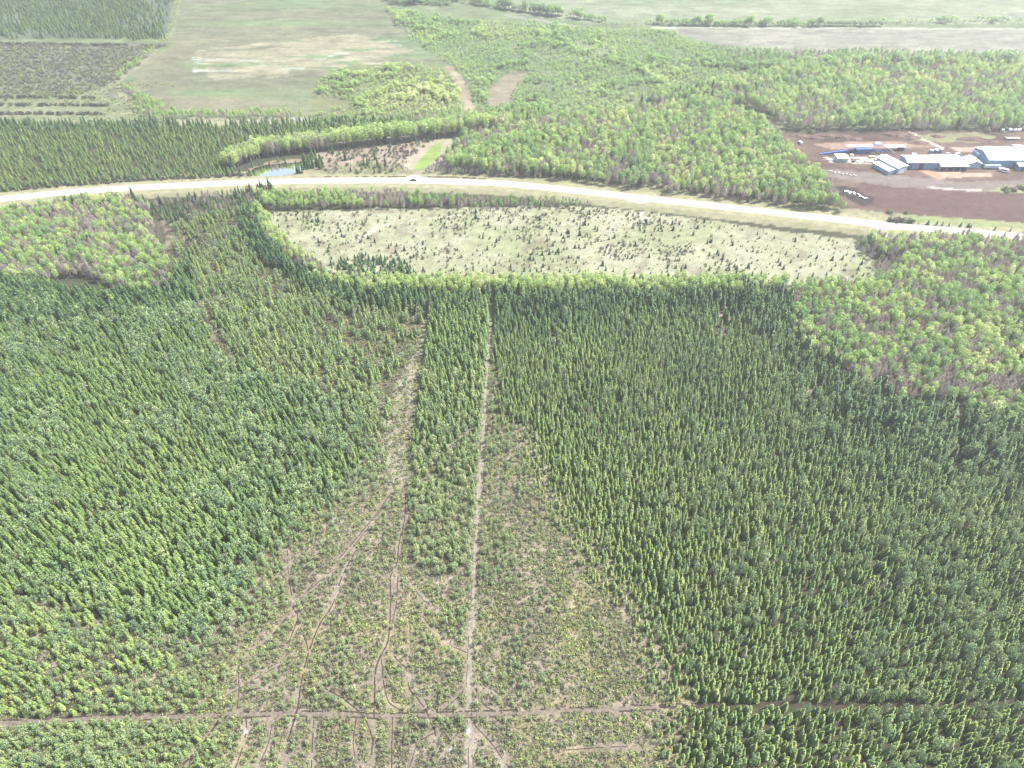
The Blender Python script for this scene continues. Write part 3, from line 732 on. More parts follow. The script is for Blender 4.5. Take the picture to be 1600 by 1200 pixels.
# low undergrowth over the bog
X, Y, rs = scatter(BOG, 1.05, 7, 7, lane_extra=-1.2)
k = (rs.rand(len(X)) < .55 + .35 * (fbm(X, Y, 7, 18) > .5)) & ~(inpoly(X + 8 * (vn(X, Y, 7, 160) - .5), Y, SWATH) & (rs.rand(len(X)) < .6)); X, Y = X[k], Y[k]
put("undergrowth", X, Y, .45 + .75 * rs.rand(len(X)) ** 2, 1.0 + .6 * rs.rand(len(X)), .35 + .75 * rs.rand(len(X)) * (.5 + .7 * vn(X, Y, 20, 19)), "")
X, Y, rs = scatter(np.vstack([MED]), 1.9, 8, 9, lane_extra=-3)
k = ~inpoly(X, Y, SWATH); X, Y = X[k], Y[k]
put("undergrowth", X, Y, .6 + .8 * rs.rand(len(X)), 1.2, .35 + .6 * rs.rand(len(X)), "")
X, Y, rs = scatter(SWATH, 1.3, 88, 5, lane_extra=-1.2); k = rs.rand(len(X)) < .5
put("undergrowth", X[k], Y[k], .35 + .4 * rs.rand(k.sum()), 1.3, .75 + .5 * rs.rand(k.sum()), "")
for poly in OPEN:
    X, Y, rs = scatter(poly, 2.2, 9, 2, opens=False); k = rs.rand(len(X)) < .5
    put("undergrowth", X[k], Y[k], .8, 1.2, .3 + .5 * rs.rand(k.sum()), "")

# --- aspens
def aspens(poly, step, seed, place, hh=12.5, bare=.25, spr=.03, tint=(.12, .85), edge=6, road=12, hv=.35, lanes=False, patch=26):
    X, Y, rs = scatter(poly, step, seed, edge, road=road, lanes=lanes)
    if not len(X): return
    pv = vn(X, Y, patch, seed + 60) * .6 + vn(X, Y, patch * .35, seed + 61) * .4
    r = rs.rand(len(X)); bz = (r + (pv < .40) * .42 * (bare > 0)) > (1 - bare)
    sz = (rs.rand(len(X)) < spr) & ~bz
    az = ~bz & ~sz
    h = hh * (1 - hv / 2 + hv * rs.rand(len(X))) * (.88 + .25 * pv)
    n = az.sum(); put("aspen_tree", X[az], Y[az], h[az], .85 + .35 * rs.rand(n), tint[0] + tint[1] * (fbm(X[az], Y[az], patch * .7, seed + 62) * .8 + .35 * rs.rand(n) - .1), place)
    n = bz.sum(); put("bare_aspen", X[bz], Y[bz], h[bz] * .95, .9 + .3 * rs.rand(n), .2 + .6 * rs.rand(n), place)
    n = sz.sum(); put("spruce_tree", X[sz], Y[sz], h[sz] * .95, .9 + .3 * rs.rand(n), .05 + .25 * rs.rand(n), place)
aspens([(1225, 462), (1290, 452), (1385, 442), (1400, 410), (1335, 380), (1420, 378), (1840, 392), (1840, 690), (1560, 660), (1480, 630), (1400, 632), (1310, 582), (1262, 560), (1232, 510)], 3.4, 21, "in the aspen wood below the road on the right", 11.5, .42, .004)
aspens([(1330, 380), (1360, 380), (1440, 420), (1420, 445), (1375, 440)], 3.4, 22, "in the leafless thicket at the pasture's right end", 7, .55, 0, (.0, .35))
aspens([(-200, 350), (0, 338), (60, 330), (130, 322), (200, 316), (232, 330), (246, 372), (262, 410), (276, 452), (232, 464), (180, 456), (130, 432), (70, 450), (-200, 440)], 3.4, 23, "in the aspen wood left of the seam below the road", 11, .40, .02)
aspens([(480, 440), (520, 450), (600, 462), (760, 464), (1000, 464), (1190, 460), (1230, 456), (1230, 446), (1100, 444), (900, 444), (670, 444), (560, 444), (500, 434)], 3.0, 24, "in the bright fringe along the pasture's near edge", 10, 0, .07, (.45, .38), 2.5, hv=.6)
aspens([(398, 322), (412, 334), (428, 362), (468, 398), (510, 424), (500, 436), (455, 408), (415, 375), (392, 340)], 3.2, 25, "in the bright fringe along the pasture's curved left edge", 9, .06, .03, (.45, .38), 2, hv=.6)
aspens([(408, 326), (408, 308), (460, 305), (560, 306), (562, 328), (480, 330)], 3.6, 26, "in the thicket between road and pasture", 8.5, .15, .0, (.25, .55), 3, road=13)
aspens([(545, 328), (548, 306), (640, 306), (640, 327)], 3.3, 27, "in the leafless thicket between road and pasture", 8, .85, 0, (.3, .4), 3, road=13)
aspens([(630, 326), (634, 310), (720, 312), (722, 327)], 3.6, 28, "in the bright thicket between road and pasture", 9, .08, 0, (.2, .45), 3, road=13)
aspens([(715, 327), (716, 312), (830, 312), (930, 320), (900, 326)], 3.0, 29, "in the low thicket between road and pasture", 5.5, .5, 0, (.1, .4), 2, road=14)
# north of the road
aspens([(700, 270), (702, 250), (720, 225), (780, 212), (850, 197), (930, 187), (1010, 175), (1060, 172), (1130, 172), (1180, 196), (1215, 226), (1258, 270), (1300, 306), (1332, 336), (1270, 330), (1150, 313), (1050, 302), (1020, 292), (985, 295), (900, 283), (800, 274)], 3.8, 31, "in the aspen wood above the road", 12.5, .22, .02, hv=.5)
aspens([(1030, 172), (1010, 160), (1050, 145), (1130, 138), (1200, 118), (1240, 108), (1400, 104), (1800, 106), (1800, 205), (1450, 204), (1240, 204), (1205, 188), (1165, 168), (1120, 172)], 4.1, 32, "in the aspen wood behind the yard", 12.5, .22, .025, hv=.5)
aspens([(1085, 92), (1200, 84), (1400, 86), (1840, 90), (1840, 108), (1300, 108), (1150, 112)], 5.2, 33, "far", 9, .12, .01, (.25, .4))
# ribbon of tall aspens behind the pond and clearing
aspens([(350, 264), (364, 250), (400, 240), (470, 230), (560, 221), (650, 212), (770, 197), (800, 197), (790, 207), (700, 215), (600, 227), (500, 237), (430, 244), (385, 256), (368, 268)], 3.0, 34, "in the tall curved row behind the pond", 16, .10, .01, (.45, .35), 2, hv=.2)
aspens([(480, 196), (640, 184), (820, 176), (900, 180), (800, 198), (700, 206), (560, 212), (500, 206)], 4.6, 35, "far", 8.5, .1, .02, (.3, .4))
aspens([(190, 136), (205, 140), (240, 162), (280, 180), (420, 178), (480, 184), (470, 188), (300, 187), (250, 186), (215, 166)], 4.0, 36, "far", 8, .1, 0, (.3, .4), 3)
aspens([(200, 160), (215, 168), (260, 192), (245, 192), (205, 172)], 4.2, 37, "far", 7, .1, 0, (.35, .4), 2)
aspens([(283, 0), (276, 30), (262, 66), (236, 88), (205, 114), (188, 126), (182, 120), (205, 104), (240, 78), (262, 56), (272, 20), (276, 0)], 4.2, 38, "far", 6, .15, 0, (.35, .4), 3)
for poly, st, sd_, h_, ti in (([(488, 132), (540, 112), (640, 104), (700, 112), (728, 140), (734, 172), (640, 180), (480, 184), (560, 160), (500, 150)], 4.0, 41, 4.6, (.35, .4)),
                          ([(735, 176), (720, 130), (700, 100), (640, 60), (600, 14), (700, 30), (850, 40), (940, 46), (1040, 50), (1100, 70), (1180, 90), (1150, 120), (1050, 140), (1000, 165), (900, 180), (800, 182)], 4.1, 42, 4.6, (.28, .4)),
                          ([(1040, 60), (1180, 80), (1240, 90), (1180, 100), (1060, 80)], 4.1, 47, 4.6, (.28, .4)),
                          ([(1025, 40), (1100, 42), (1380, 42), (1380, 39), (1100, 38), (1025, 37)], 4.0, 43, 9, (.1, .3)),
                          ([(700, 2), (760, 12), (860, 26), (950, 36), (950, 33), (860, 22), (760, 8), (710, 0)], 4.0, 44, 9, (.1, .3)),
                          ([(600, -5), (720, -2), (700, 10), (610, 8)], 4.4, 45, 9, (.1, .3)),
                          ([(1150, 104), (1600, 104), (1600, 108), (1150, 109)], 4.2, 46, 11, (.1, .3)), ([(850, 38), (1300, 35), (1800, 30), (1800, 36), (1400, 38), (1000, 39)], 6.0, 48, 5, (.25, .4))):
    X, Y, rs = scatter(poly, st, sd_, 6, lanes=False)
    gapn = fbm(X, Y, 40, 66)
    k = (rs.rand(len(X)) < .95 - .5 * (gapn < .36)) & (dline(X, Y, P([(700, 105), (715, 120), (728, 145), (733, 176)])) > 7) & (dline(X, Y, P([(778, 158), (782, 142), (795, 126), (810, 118)])) > 13)
    X, Y = X[k], Y[k]; n = len(X)
    rowy = (np.abs(fbm(X * 1.0, Y, 60, 67) - .5) < .03)
    put("aspen_tree", X, Y, h_ * (.50 + .45 * rs.rand(n)) * (1 + .9 * rowy), 1.9 + .6 * rs.rand(n), ti[0] + ti[1] * vn(X, Y, 50, 68) + .2 * (rs.rand(n) - .5), "far")
# far left: blue-green spruce wood, and leafless scrub in rows
X, Y, rs = scatter([(-200, -20), (272, -20), (266, 40), (250, 62), (-200, 56)], 5.0, 51, 10, lanes=False)
k = rs.rand(len(X)) < .30 + .6 * (fbm(X, Y, 60, 72) > .45); X, Y = X[k], Y[k]
put("spruce_tree", X, Y, 5 + 3 * rs.rand(len(X)), 1.5, .25 + .4 * rs.rand(len(X)), "far")
X, Y, rs = scatter([(-200, 66), (256, 70), (218, 96), (180, 130), (120, 150), (-200, 165)], 4.0, 52, 8, lanes=False)
k = rs.rand(len(X)) < .62; X, Y = X[k], Y[k]
put("shrub", X, Y, 1.6 + 1.4 * rs.rand(len(X)), 1.4, .30 + .55 * rs.rand(len(X)), "far")
for pl in ([(-200, 67), (200, 72), (250, 73)], [(-200, 150), (60, 153), (150, 154)], [(-200, 165), (80, 165), (175, 166)], [(-200, 178), (160, 179)]):
    c = densify(P(pl), 2.6); rs = np.random.RandomState(len(pl) + int(pl[0][1]))
    c = c + (rs.rand(*c.shape) - .5) * 3; c = c[rs.rand(len(c)) < .8]
    put("shrub", c[:, 0], c[:, 1], 2.6 + rs.rand(len(c)), 1.2, .0 + .2 * rs.rand(len(c)), "far")
# low green brush in the far meadow on the left
X, Y, rs = scatter([(-200, 130), (262, 130), (262, 192), (-200, 192)], 4, 58, 8, lanes=False)
k = rs.rand(len(X)) < .5 * (fbm(X, Y, 45, 132) > .42)
put("shrub", X[k], Y[k], .8 + .9 * rs.rand(k.sum()), 1.6, .75 + .3 * rs.rand(k.sum()), "far")
# marsh spruces north of the road, left
X, Y, rs = scatter([(-200, 192), (262, 194), (340, 197), (480, 194), (640, 196), (690, 206), (560, 219), (440, 236), (370, 248), (350, 268), (392, 280), (300, 281), (150, 288), (0, 303), (-200, 322)], 3.7, 53, 5, lanes=False, road=13)
u, v, d = pix(X, Y)
k = rs.rand(len(X)) < .9 - .25 * (vn(X, Y, 30, 73) > .6); X, Y, u, v = X[k], Y[k], u[k], v[k]
tall = np.clip((215 - v) / 25, 0, 1)
put("spruce_tree", X, Y, 4.5 + 2.5 * rs.rand(len(X)) + 4.5 * tall * rs.rand(len(X)) + 2 * np.clip((u - 300) / 200, 0, 1), 1.15 + .3 * rs.rand(len(X)),
    .46 - .28 * tall + .3 * (rs.rand(len(X)) - .5) + .2 * vn(X, Y, 40, 74), "in the marsh wood above the road on the left")
X, Y, rs = scatter([(-200, 280), (0, 300), (150, 288), (390, 279), (390, 272), (150, 280), (0, 290)], 2.8, 54, 3, lanes=False, road=12)
put("shrub", X, Y, 1.6 + rs.rand(len(X)), 1.2, .2 * rs.rand(len(X)) + .1, "along the road's left verge")
some_far = [(1000, 168), (1060, 158), (1066, 160), (1072, 156), (1078, 160), (1084, 155), (1090, 158), (1112, 150), (1126, 142), (1070, 165), (1050, 163), (1152, 176), (1026, 228), (1030, 226), (804, 232), (846, 236), (1560, 158), (1568, 156), (1430, 166), (1248, 172), (1110, 165), (830, 248), (836, 247)]
# spruces around pond and clearing
def some(kind, pts, h, tint, place, n=1, spread=0, w=1.0):
    rs = np.random.RandomState(int(pts[0][0]) + len(pts))
    for (u, v) in pts:
        x, y = gnd(u, v)
        for i in range(n):
            put(kind, [x + (rs.rand() - .5) * spread], [y + (rs.rand() - .5) * spread], h * (.75 + .5 * rs.rand()), w * (.9 + .2 * rs.rand()), tint + .2 * rs.rand(), place)
some("spruce_tree", [(388, 270), (394, 275), (398, 262), (406, 259), (414, 257), (424, 255), (436, 254), (450, 253), (378, 272), (372, 276), (365, 274), (435, 252), (446, 250)], 6, .15, "beside the pond", 1, 4)
some("spruce_tree", [(470, 268), (476, 266), (482, 264), (488, 262), (494, 258), (498, 252), (486, 250), (478, 252), (490, 246), (500, 262), (462, 273)], 8, .2, "beside the pond", 3, 7)
some("spruce_tree", [(552, 232), (604, 262), (590, 262), (568, 260), (575, 262), (540, 250), (520, 240), (670, 222), (585, 250)], 9, .1, "in the brushy clearing beside the pond", 1, 2)
some("spruce_tree", some_far, 15, .02, "in the aspen wood above the road", 1, 3)
X, Y, rs = scatter([(500, 270), (505, 235), (560, 222), (700, 214), (800, 214), (750, 240), (700, 275), (660, 262), (650, 276)], 3.3, 55, 4, lanes=False, road=13)
k = (rs.rand(len(X)) < .22 + .4 * (fbm(X, Y, 14, 75) > .52)) & (dline(X, Y, P([(646, 276), (660, 250), (690, 226)])) > 12)
put("shrub", X[k], Y[k], 1.4 + 1.6 * rs.rand(k.sum()), 1.1, .15 + .6 * rs.rand(k.sum()), "in the brushy clearing beside the pond")
X, Y, rs = scatter([(560, 274), (570, 262), (640, 262), (636, 275)], 3.2, 56, 3, lanes=False, road=12)
aspens([(500, 272), (520, 262), (600, 262), (640, 266), (634, 274)], 4.4, 57, "in the brushy clearing beside the pond", 5, .5, .1, (.2, .5), 3, road=12)
aspens([(664, 272), (690, 250), (720, 250), (860, 274), (850, 280), (760, 274)], 3.2, 58, "in the grey thicket right of the grassy drive", 6, .8, .02, (.1, .4), 2, road=12)
# between road and left wood, below the road
X, Y, rs = scatter([(-200, 345), (0, 336), (100, 322), (190, 312), (240, 318), (300, 312), (400, 298), (425, 300), (398, 330), (300, 348), (262, 350), (240, 330), (190, 326), (0, 352)], 3.8, 59, 3, lanes=False, road=17)
k = rs.rand(len(X)) < .75; X, Y = X[k], Y[k]
kk = rs.rand(len(X)) < .55
put("spruce_tree", X[kk], Y[kk], 5 + 3.5 * rs.rand(kk.sum()), 1, .12 + .3 * rs.rand(kk.sum()), "in the mixed scrub below the road on the left")
put("bare_aspen", X[~kk], Y[~kk], 5 + 3 * rs.rand((~kk).sum()), 1, .2 + .5 * rs.rand((~kk).sum()), "in the mixed scrub below the road on the left")
some("spruce_tree", [(208, 316), (214, 322), (90, 330), (100, 328), (110, 326), (118, 325), (125, 322), (130, 320), (310, 314), (372, 308), (395, 306), (405, 304), (411, 302), (420, 300), (424, 304)], 11, .05, "in the tall dark group beside the road bend on the left", 2, 4)
X, Y, rs = scatter([(268, 372), (300, 366), (385, 342), (385, 372), (340, 390), (290, 398)], 3.0, 60, 4, lanes=False)
k = rs.rand(len(X)) < .6
put("shrub", X[k], Y[k], 1.3 + 1.4 * rs.rand(k.sum()), 1.2, .05 + .5 * rs.rand(k.sum()), "in the brushy opening left of the pasture")
# right verge planted row, yard bushes
c = densify(P([(1385, 346), (1440, 350.5), (1500, 354), (1600, 362.5), (1800, 366)]), 2.4); rs = np.random.RandomState(3)
c = c[rs.rand(len(c)) < .34]
put("young_spruce", c[:, 0], c[:, 1], 2.2 + 2.2 * rs.rand(len(c)), .9 + .4 * rs.rand(len(c)), .15 + .3 * rs.rand(len(c)), "in the planted row between the ploughed yard and the road")
some("shrub", [(1388, 345), (1396, 345), (1403, 346), (1411, 346), (1420, 347)], 3, .1, "at the yard's road corner", 3, 6)
some("shrub", [(1570, 298), (1575, 299), (1582, 297), (1592, 294), (1598, 296), (1604, 297)], 3, .6, "on the grassy island in the yard", 3, 6, 1.3)
some("shrub", [(1270, 207), (1560, 205), (1545, 206), (1390, 333), (1416, 334)], 3.0, .6, "at the yard's edge", 2, 5, 1.3)
# pasture: scattered young spruces and brush
X, Y, rs = scatter(FIELD, 3.5, 61, 0, road=16)
u, v, d = pix(X, Y)
dens = .09 + .17 * np.clip((v - 360) / 80, 0, 1) + .28 * np.clip((fbm(X, Y, 28, 76) - .48) * 6, 0, 1) * np.clip((1240 - u) / 200, .15, 1)
dens = dens * np.where(u > 1230, .5, 1) * np.where(v < 342, .5, 1)
k = rs.rand(len(X)) < dens; X, Y = X[k], Y[k]
put("young_spruce", X, Y, 1.4 + 3.2 * rs.rand(len(X)) ** 1.8, .8 + .4 * rs.rand(len(X)), -.05 + .25 * rs.rand(len(X)), "in the pale pasture")
X, Y, rs = scatter([(515, 412), (560, 402), (620, 404), (655, 420), (665, 438), (590, 440), (545, 434)], 3.3, 62, 5)
put("young_spruce", X, Y, 3.0 + 2.6 * rs.rand(len(X)), 1.0, .15 + .3 * rs.rand(len(X)), "in the dark thicket in the pasture's lower left corner")
X, Y, rs = scatter(FIELD, 2.7, 63, 0, road=16)
bn = fbm(X, Y, 20, 77); u, v, d = pix(X, Y)
k = (rs.rand(len(X)) < .10 + .8 * np.clip((bn - .55) * 7, 0, 1) * np.clip((1270 - u) / 150, .1, 1)); X, Y = X[k], Y[k]
put("shrub", X, Y, .7 + 1.6 * rs.rand(len(X)) ** 2, .9, .2 + .65 * rs.rand(len(X)), "in the pale pasture")
# shrubs at forest margins and low understorey
for poly in ([(1225, 470), (1300, 590), (1260, 640), (1240, 600), (1200, 520)], [(560, 452), (760, 456), (1180, 458), (1180, 448), (560, 446)]):
    X, Y, rs = scatter(poly, 3.4, 64, 3)
    k = rs.rand(len(X)) < .5
    put("shrub", X[k], Y[k], 2 + 1.5 * rs.rand(k.sum()), 1.2, .3 + .5 * rs.rand(k.sum()), "at the wood's margin")

# ------------------------------------------------------------------ the 300 of each kind that show largest become things, the rest one mass
def tone(kind, t):
    if kind in ("spruce_tree", "young_spruce"): return ("blackish", "dark", "mid-green", "yellowish")[min(3, int(max(t, 0) / .25))]
    if kind == "bog_pine": return ("grey-green", "pale", "yellowish")[min(2, int(max(t, 0) / .34))]
    if kind == "aspen_tree": return ("grey-green", "fresh-green", "lime-green", "yellowish")[min(3, int(max(t, 0) / .28))]
    if kind == "bare_aspen": return ("mauve-grey", "brownish-grey", "straw-grey")[min(2, int(max(t, 0) / .34))]
    return ("dark", "brownish", "olive", "yellow-green")[min(3, int(max(t, 0) / .27))]
WORDS = {"spruce_tree": "spruce", "bog_pine": "stunted pine", "aspen_tree": "leafing aspen", "bare_aspen": "leafless aspen", "young_spruce": "young spruce", "shrub": "bushy shrub"}
CATS = {"spruce_tree": "spruce tree", "bog_pine": "pine tree", "aspen_tree": "aspen tree", "bare_aspen": "aspen tree", "young_spruce": "young spruce", "shrub": "shrub"}
GROUPS = {"spruce_tree": "nearest spruces of the dense stands", "bog_pine": "nearest stunted pines on the bog", "aspen_tree": "nearest leafing aspens", "bare_aspen": "nearest leafless aspens",
          "young_spruce": "young spruces scattered over the pasture", "shrub": "nearest bushy shrubs"}
MASS = {"spruce_tree": ("spruce_forest", "dark spruce woods filling both sides and the marsh beyond the road", "forest"),
        "bog_pine": ("pine_thicket", "pale stunted pines covering the bog beyond the nearest ones", "thicket"),
        "aspen_tree": ("aspen_forest", "bright green aspen woods around the road, yard and far scrubland", "forest"),
        "bare_aspen": ("leafless_woods", "grey leafless trees mixed into the aspen woods", "woods"),
        "young_spruce": ("spruce_saplings_vegetation", "small spruces scattered thinly over the pale pasture beyond the nearest", "saplings"),
        "shrub": ("shrubbery", "low brush in the clearing, pasture and far scrubland", "shrubs"),
        "undergrowth": ("undergrowth", "low olive and brown undergrowth carpeting the brown bog", "undergrowth")}

ZONES = {"in the dense dark stand right of the straight trail": "right dense stand", "in the dense stand on the left": "left dense stand", "in the tall dark belt below the left aspens": "belt below left aspens",
         "in the tall dark belt along the pasture": "belt along pasture", "in the tall dark belt beside the right aspens": "belt beside right aspens", "in the tall dark belt below the right aspens": "belt below right aspens",
         "in the small dark clump among the right aspens": "clump among aspens", "in the lighter stand left of the wide trail": "middle lighter stand", "between the wide trail and the straight trail": "strip between trails",
         "on the open brown bog": "open brown bog", "in the pale pine stand at the lower left": "lower left stand", "in the aspen wood below the road on the right": "right aspen wood",
         "in the leafless thicket at the pasture's right end": "pasture's end thicket", "in the aspen wood left of the seam below the road": "left aspen wood", "in the bright fringe along the pasture's near edge": "pasture's near fringe",
         "in the bright fringe along the pasture's curved left edge": "pasture's curved fringe", "in the thicket between road and pasture": "pasture roadside thicket", "in the leafless thicket between road and pasture": "leafless roadside thicket",
         "in the bright thicket between road and pasture": "bright roadside thicket", "in the low thicket between road and pasture": "low roadside thicket", "in the aspen wood above the road": "wood above road",
         "in the aspen wood behind the yard": "wood behind yard", "in the tall curved row behind the pond": "row behind pond", "in the marsh wood above the road on the left": "left marsh wood", "along the road's left verge": "road's left verge",
         "beside the pond": "pond bank", "in the brushy clearing beside the pond": "pond clearing", "in the grey thicket right of the grassy drive": "grassy drive thicket", "in the mixed scrub below the road on the left": "left roadside scrub",
         "in the tall dark group beside the road bend on the left": "dark roadside group", "in the brushy opening left of the pasture": "left brushy opening", "in the planted row between the ploughed yard and the road": "yard's planted row",
         "at the yard's road corner": "yard's road corner", "on the grassy island in the yard": "yard's grassy island", "at the yard's edge": "yard edge", "in the pale pasture": "pale pasture",
         "in the dark thicket in the pasture's lower left corner": "pasture's corner thicket", "at the wood's margin": "wood margin", "as a grey snag among the spruces": "snags among spruces"}
ONES = "zero first second third fourth fifth sixth seventh eighth ninth tenth eleventh twelfth thirteenth fourteenth fifteenth sixteenth seventeenth eighteenth nineteenth".split()
TENS = "x ten twenty thirty forty fifty sixty seventy eighty ninety".split()
TENTH = "x tenth twentieth thirtieth fortieth fiftieth sixtieth seventieth eightieth ninetieth".split()
def ordinal(n):
    n = int(n)
    if n < 20: return ONES[n]
    if n < 100: return TENTH[n // 10] if n % 10 == 0 else TENS[n // 10] + "-" + ONES[n % 10]
    c = ("", "hundred", "two-hundred", "three-hundred", "four-hundred")[min(4, n // 100)]
    return c + "th" if n % 100 == 0 else c + "-" + ordinal(n % 100)

def gn_group(colln, name):
    ng = bpy.data.node_groups.new(name, 'GeometryNodeTree')
    ng.interface.new_socket("Geometry", in_out='INPUT', socket_type='NodeSocketGeometry')
    ng.interface.new_socket("Geometry", in_out='OUTPUT', socket_type='NodeSocketGeometry')
    N, L = ng.nodes, ng.links
    gi = N.new("NodeGroupInput"); go = N.new("NodeGroupOutput")
    ci = N.new("GeometryNodeCollectionInfo"); ci.inputs["Collection"].default_value = colln
    ci.inputs["Separate Children"].default_value = True; ci.inputs["Reset Children"].default_value = True
    ip = N.new("GeometryNodeInstanceOnPoints"); ip.inputs["Pick Instance"].default_value = True
    def attr(nm, ty):
        a = N.new("GeometryNodeInputNamedAttribute"); a.data_type = ty; a.inputs["Name"].default_value = nm
        return a.outputs[0]
    L.new(gi.outputs[0], ip.inputs["Points"]); L.new(ci.outputs[0], ip.inputs["Instance"])
    L.new(attr("variant", 'INT'), ip.inputs["Instance Index"])
    L.new(attr("turn", 'FLOAT_VECTOR'), ip.inputs["Rotation"]); L.new(attr("size", 'FLOAT_VECTOR'), ip.inputs["Scale"])
    L.new(ip.outputs[0], go.inputs[0])
    return ng

COUNTS = {}
for kind in KINDS:
    A = np.concatenate(PTS[kind]); place = np.array(PLACE[kind], dtype=object)
    rs = np.random.RandomState(len(kind))
    u, v, d = pix(A[:, 0], A[:, 1], A[:, 2] * .5)
    size = A[:, 2] / d
    inside = (u > 4) & (u < 1596) & (v > 3) & (v < 1197)
    nth = 0 if kind == "undergrowth" else 300
    variants = KINDS[kind]; nom = NOMH[kind]
    var = rs.randint(0, len(variants), len(A)); rz = rs.rand(len(A)) * 6.283
    lean = (rs.rand(len(A), 2) - .5) * .07
    sz_ = A[:, 2] / nom
    key = np.where(inside & (place != "far"), size, -1)
    # nearest by ground distance counts first, height second
    if kind in ("spruce_tree", "bog_pine"): key = np.where(key > 0, key * np.clip(v / 1200, .1, 1) ** 2, -1)
    order = np.argsort(-key); chosen = order[:nth]; chosen = chosen[key[chosen] > 0]
    rest = np.ones(len(A), bool); rest[chosen] = False
    COUNTS[kind] = (len(A), len(chosen))
    med = np.median(A[chosen, 2]) if len(chosen) else 1
    name = kind if kind != "bare_aspen" else "bare_aspen_tree"
    row = np.zeros(len(A), int); rank = np.zeros(len(A), int)
    ub, vb, _ = pix(A[:, 0], A[:, 1])
    for z in set(place):
        if z == "far": continue
        k = np.where((place == z) & inside)[0]
        if not len(k): continue
        row[k] = ((vb[k].max() - vb[k]) // 14).astype(int) + 1
        for q in set(row[k]):
            kk = k[row[k] == q]; rank[kk[np.argsort(ub[kk])]] = np.arange(1, len(kk) + 1)
    parts = kind in ("spruce_tree", "bog_pine", "aspen_tree", "bare_aspen")
    for i in chosen:
        x, y, h_, w_, t_ = A[i]
        s = h_ / nom
        sc3 = (s * w_, s * w_, s)
        big_ = "tall" if h_ > med * 1.15 else "short" if h_ < med * .85 else "medium"
        fx, fy = u[i] / 16, (1200 - v[i]) / 12
        zn = ZONES.get(place[i], "far wood")
        lab = "%s %s %s, %s from left in %s lowest row of %s" % (big_, tone(kind, t_), WORDS[kind], ordinal(rank[i]), ordinal(row[i]), zn)
        lab = lab.replace("in first lowest", "in lowest")
        if parts:
            r0 = empty(name, (x, y, 0), rz[i])
            r0.rotation_euler = (lean[i, 0], lean[i, 1], rz[i]); r0.scale = sc3
            c = link("crown", variants[var[i]][0], r0); c["tint"] = float(t_)
            link("trunk", variants[var[i]][1], r0)
        else:
            r0 = link(name, variants[var[i]][2], None, (x, y, 0), rz[i]); r0.scale = sc3; r0["tint"] = float(t_)
        tag(r0, lab, CATS[kind], GROUPS[kind])
    # the rest
    B = A[rest]
    mn, lab, cat = MASS[kind]
    colln = bpy.data.collections.new(kind + "_shapes")
    for j, vr in enumerate(variants):
        ob = bpy.data.objects.new("%s_shape_%d" % (kind, j), vr[2]); colln.objects.link(ob)
    me = bpy.data.meshes.new(mn)
    me.vertices.add(len(B))
    me.vertices.foreach_set("co", np.stack([B[:, 0], B[:, 1], np.zeros(len(B))], 1).ravel())
    def addat(nm, ty, data, fld_="value"):
        a = me.attributes.new(nm, ty, 'POINT'); a.data.foreach_set(fld_, np.ascontiguousarray(data).ravel())
    s = B[:, 2] / nom
    addat("size", 'FLOAT_VECTOR', np.stack([s * B[:, 3], s * B[:, 3], s], 1).astype(np.float32), "vector")
    addat("turn", 'FLOAT_VECTOR', np.stack([lean[rest, 0], lean[rest, 1], rz[rest]], 1).astype(np.float32), "vector")
    addat("variant", 'INT', var[rest].astype(np.int32)); addat("tint", 'FLOAT', B[:, 4].astype(np.float32))
    o = link(mn, me)
    md = o.modifiers.new("growth", 'NODES'); md.node_group = gn_group(colln, kind + "_growth")
    tag(o, lab, cat, None, "stuff")
print("COUNTS", COUNTS)

# ------------------------------------------------------------------ yard: buildings, vehicles, heaps
M_ROOF = plain("white_painted_roof", (.78, .80, .82), .45, .06, .3)
M_BLUE = plain("weathered_blue_steel", (.12, .22, .35), .5, .2, .3)
M_BLUE2 = plain("pale_blue_steel", (.28, .40, .50), .5, .15, .3)
M_DBLUE = plain("strong_blue_steel", (.02, .075, .24), .45, .2, .4)
M_WHITE = plain("white_sheet_steel", (.72, .75, .76), .5, .1, .4)
M_DARK = plain("dark_opening", (.02, .022, .028), .6, .3, .5)  # near-black for dark parts and for shade painted into openings
M_GREY = plain("grey_bin_steel", (.17, .17, .21), .5, .25, .5)
M_WOOD = plain("raw_timber", (.48, .36, .25), .8, .3, .5)
M_DIRT = plain("dark_earth", (.085, .058, .05), .95, .5, .35, bump=.5)
M_GLASS = plain("dark_glass", (.02, .025, .03), .1, .1, 1)
M_TYRE = plain("tyre_rubber", (.02, .02, .02), .8, .2, 3)

def boxV(x0, x1, y0, y1, z0, z1):
    V = [(x, y, z) for z in (z0, z1) for x, y in ((x0, y0), (x1, y0), (x1, y1), (x0, y1))]
    F = [(0, 3, 2, 1), (4, 5, 6, 7), (0, 1, 5, 4), (1, 2, 6, 5), (2, 3, 7, 6), (3, 0, 4, 7)]
    return V, F
def joinVF(parts):
    V, F = [], []
    for v_, f_ in parts:
        n = len(V); V += list(v_); F += [tuple(q + n for q in f) for f in f_]
    return V, F
def part(name, parts, mat, parent):
    V, F = joinVF(parts); return link(name, mesh_from(name, V, F, [mat]), parent)

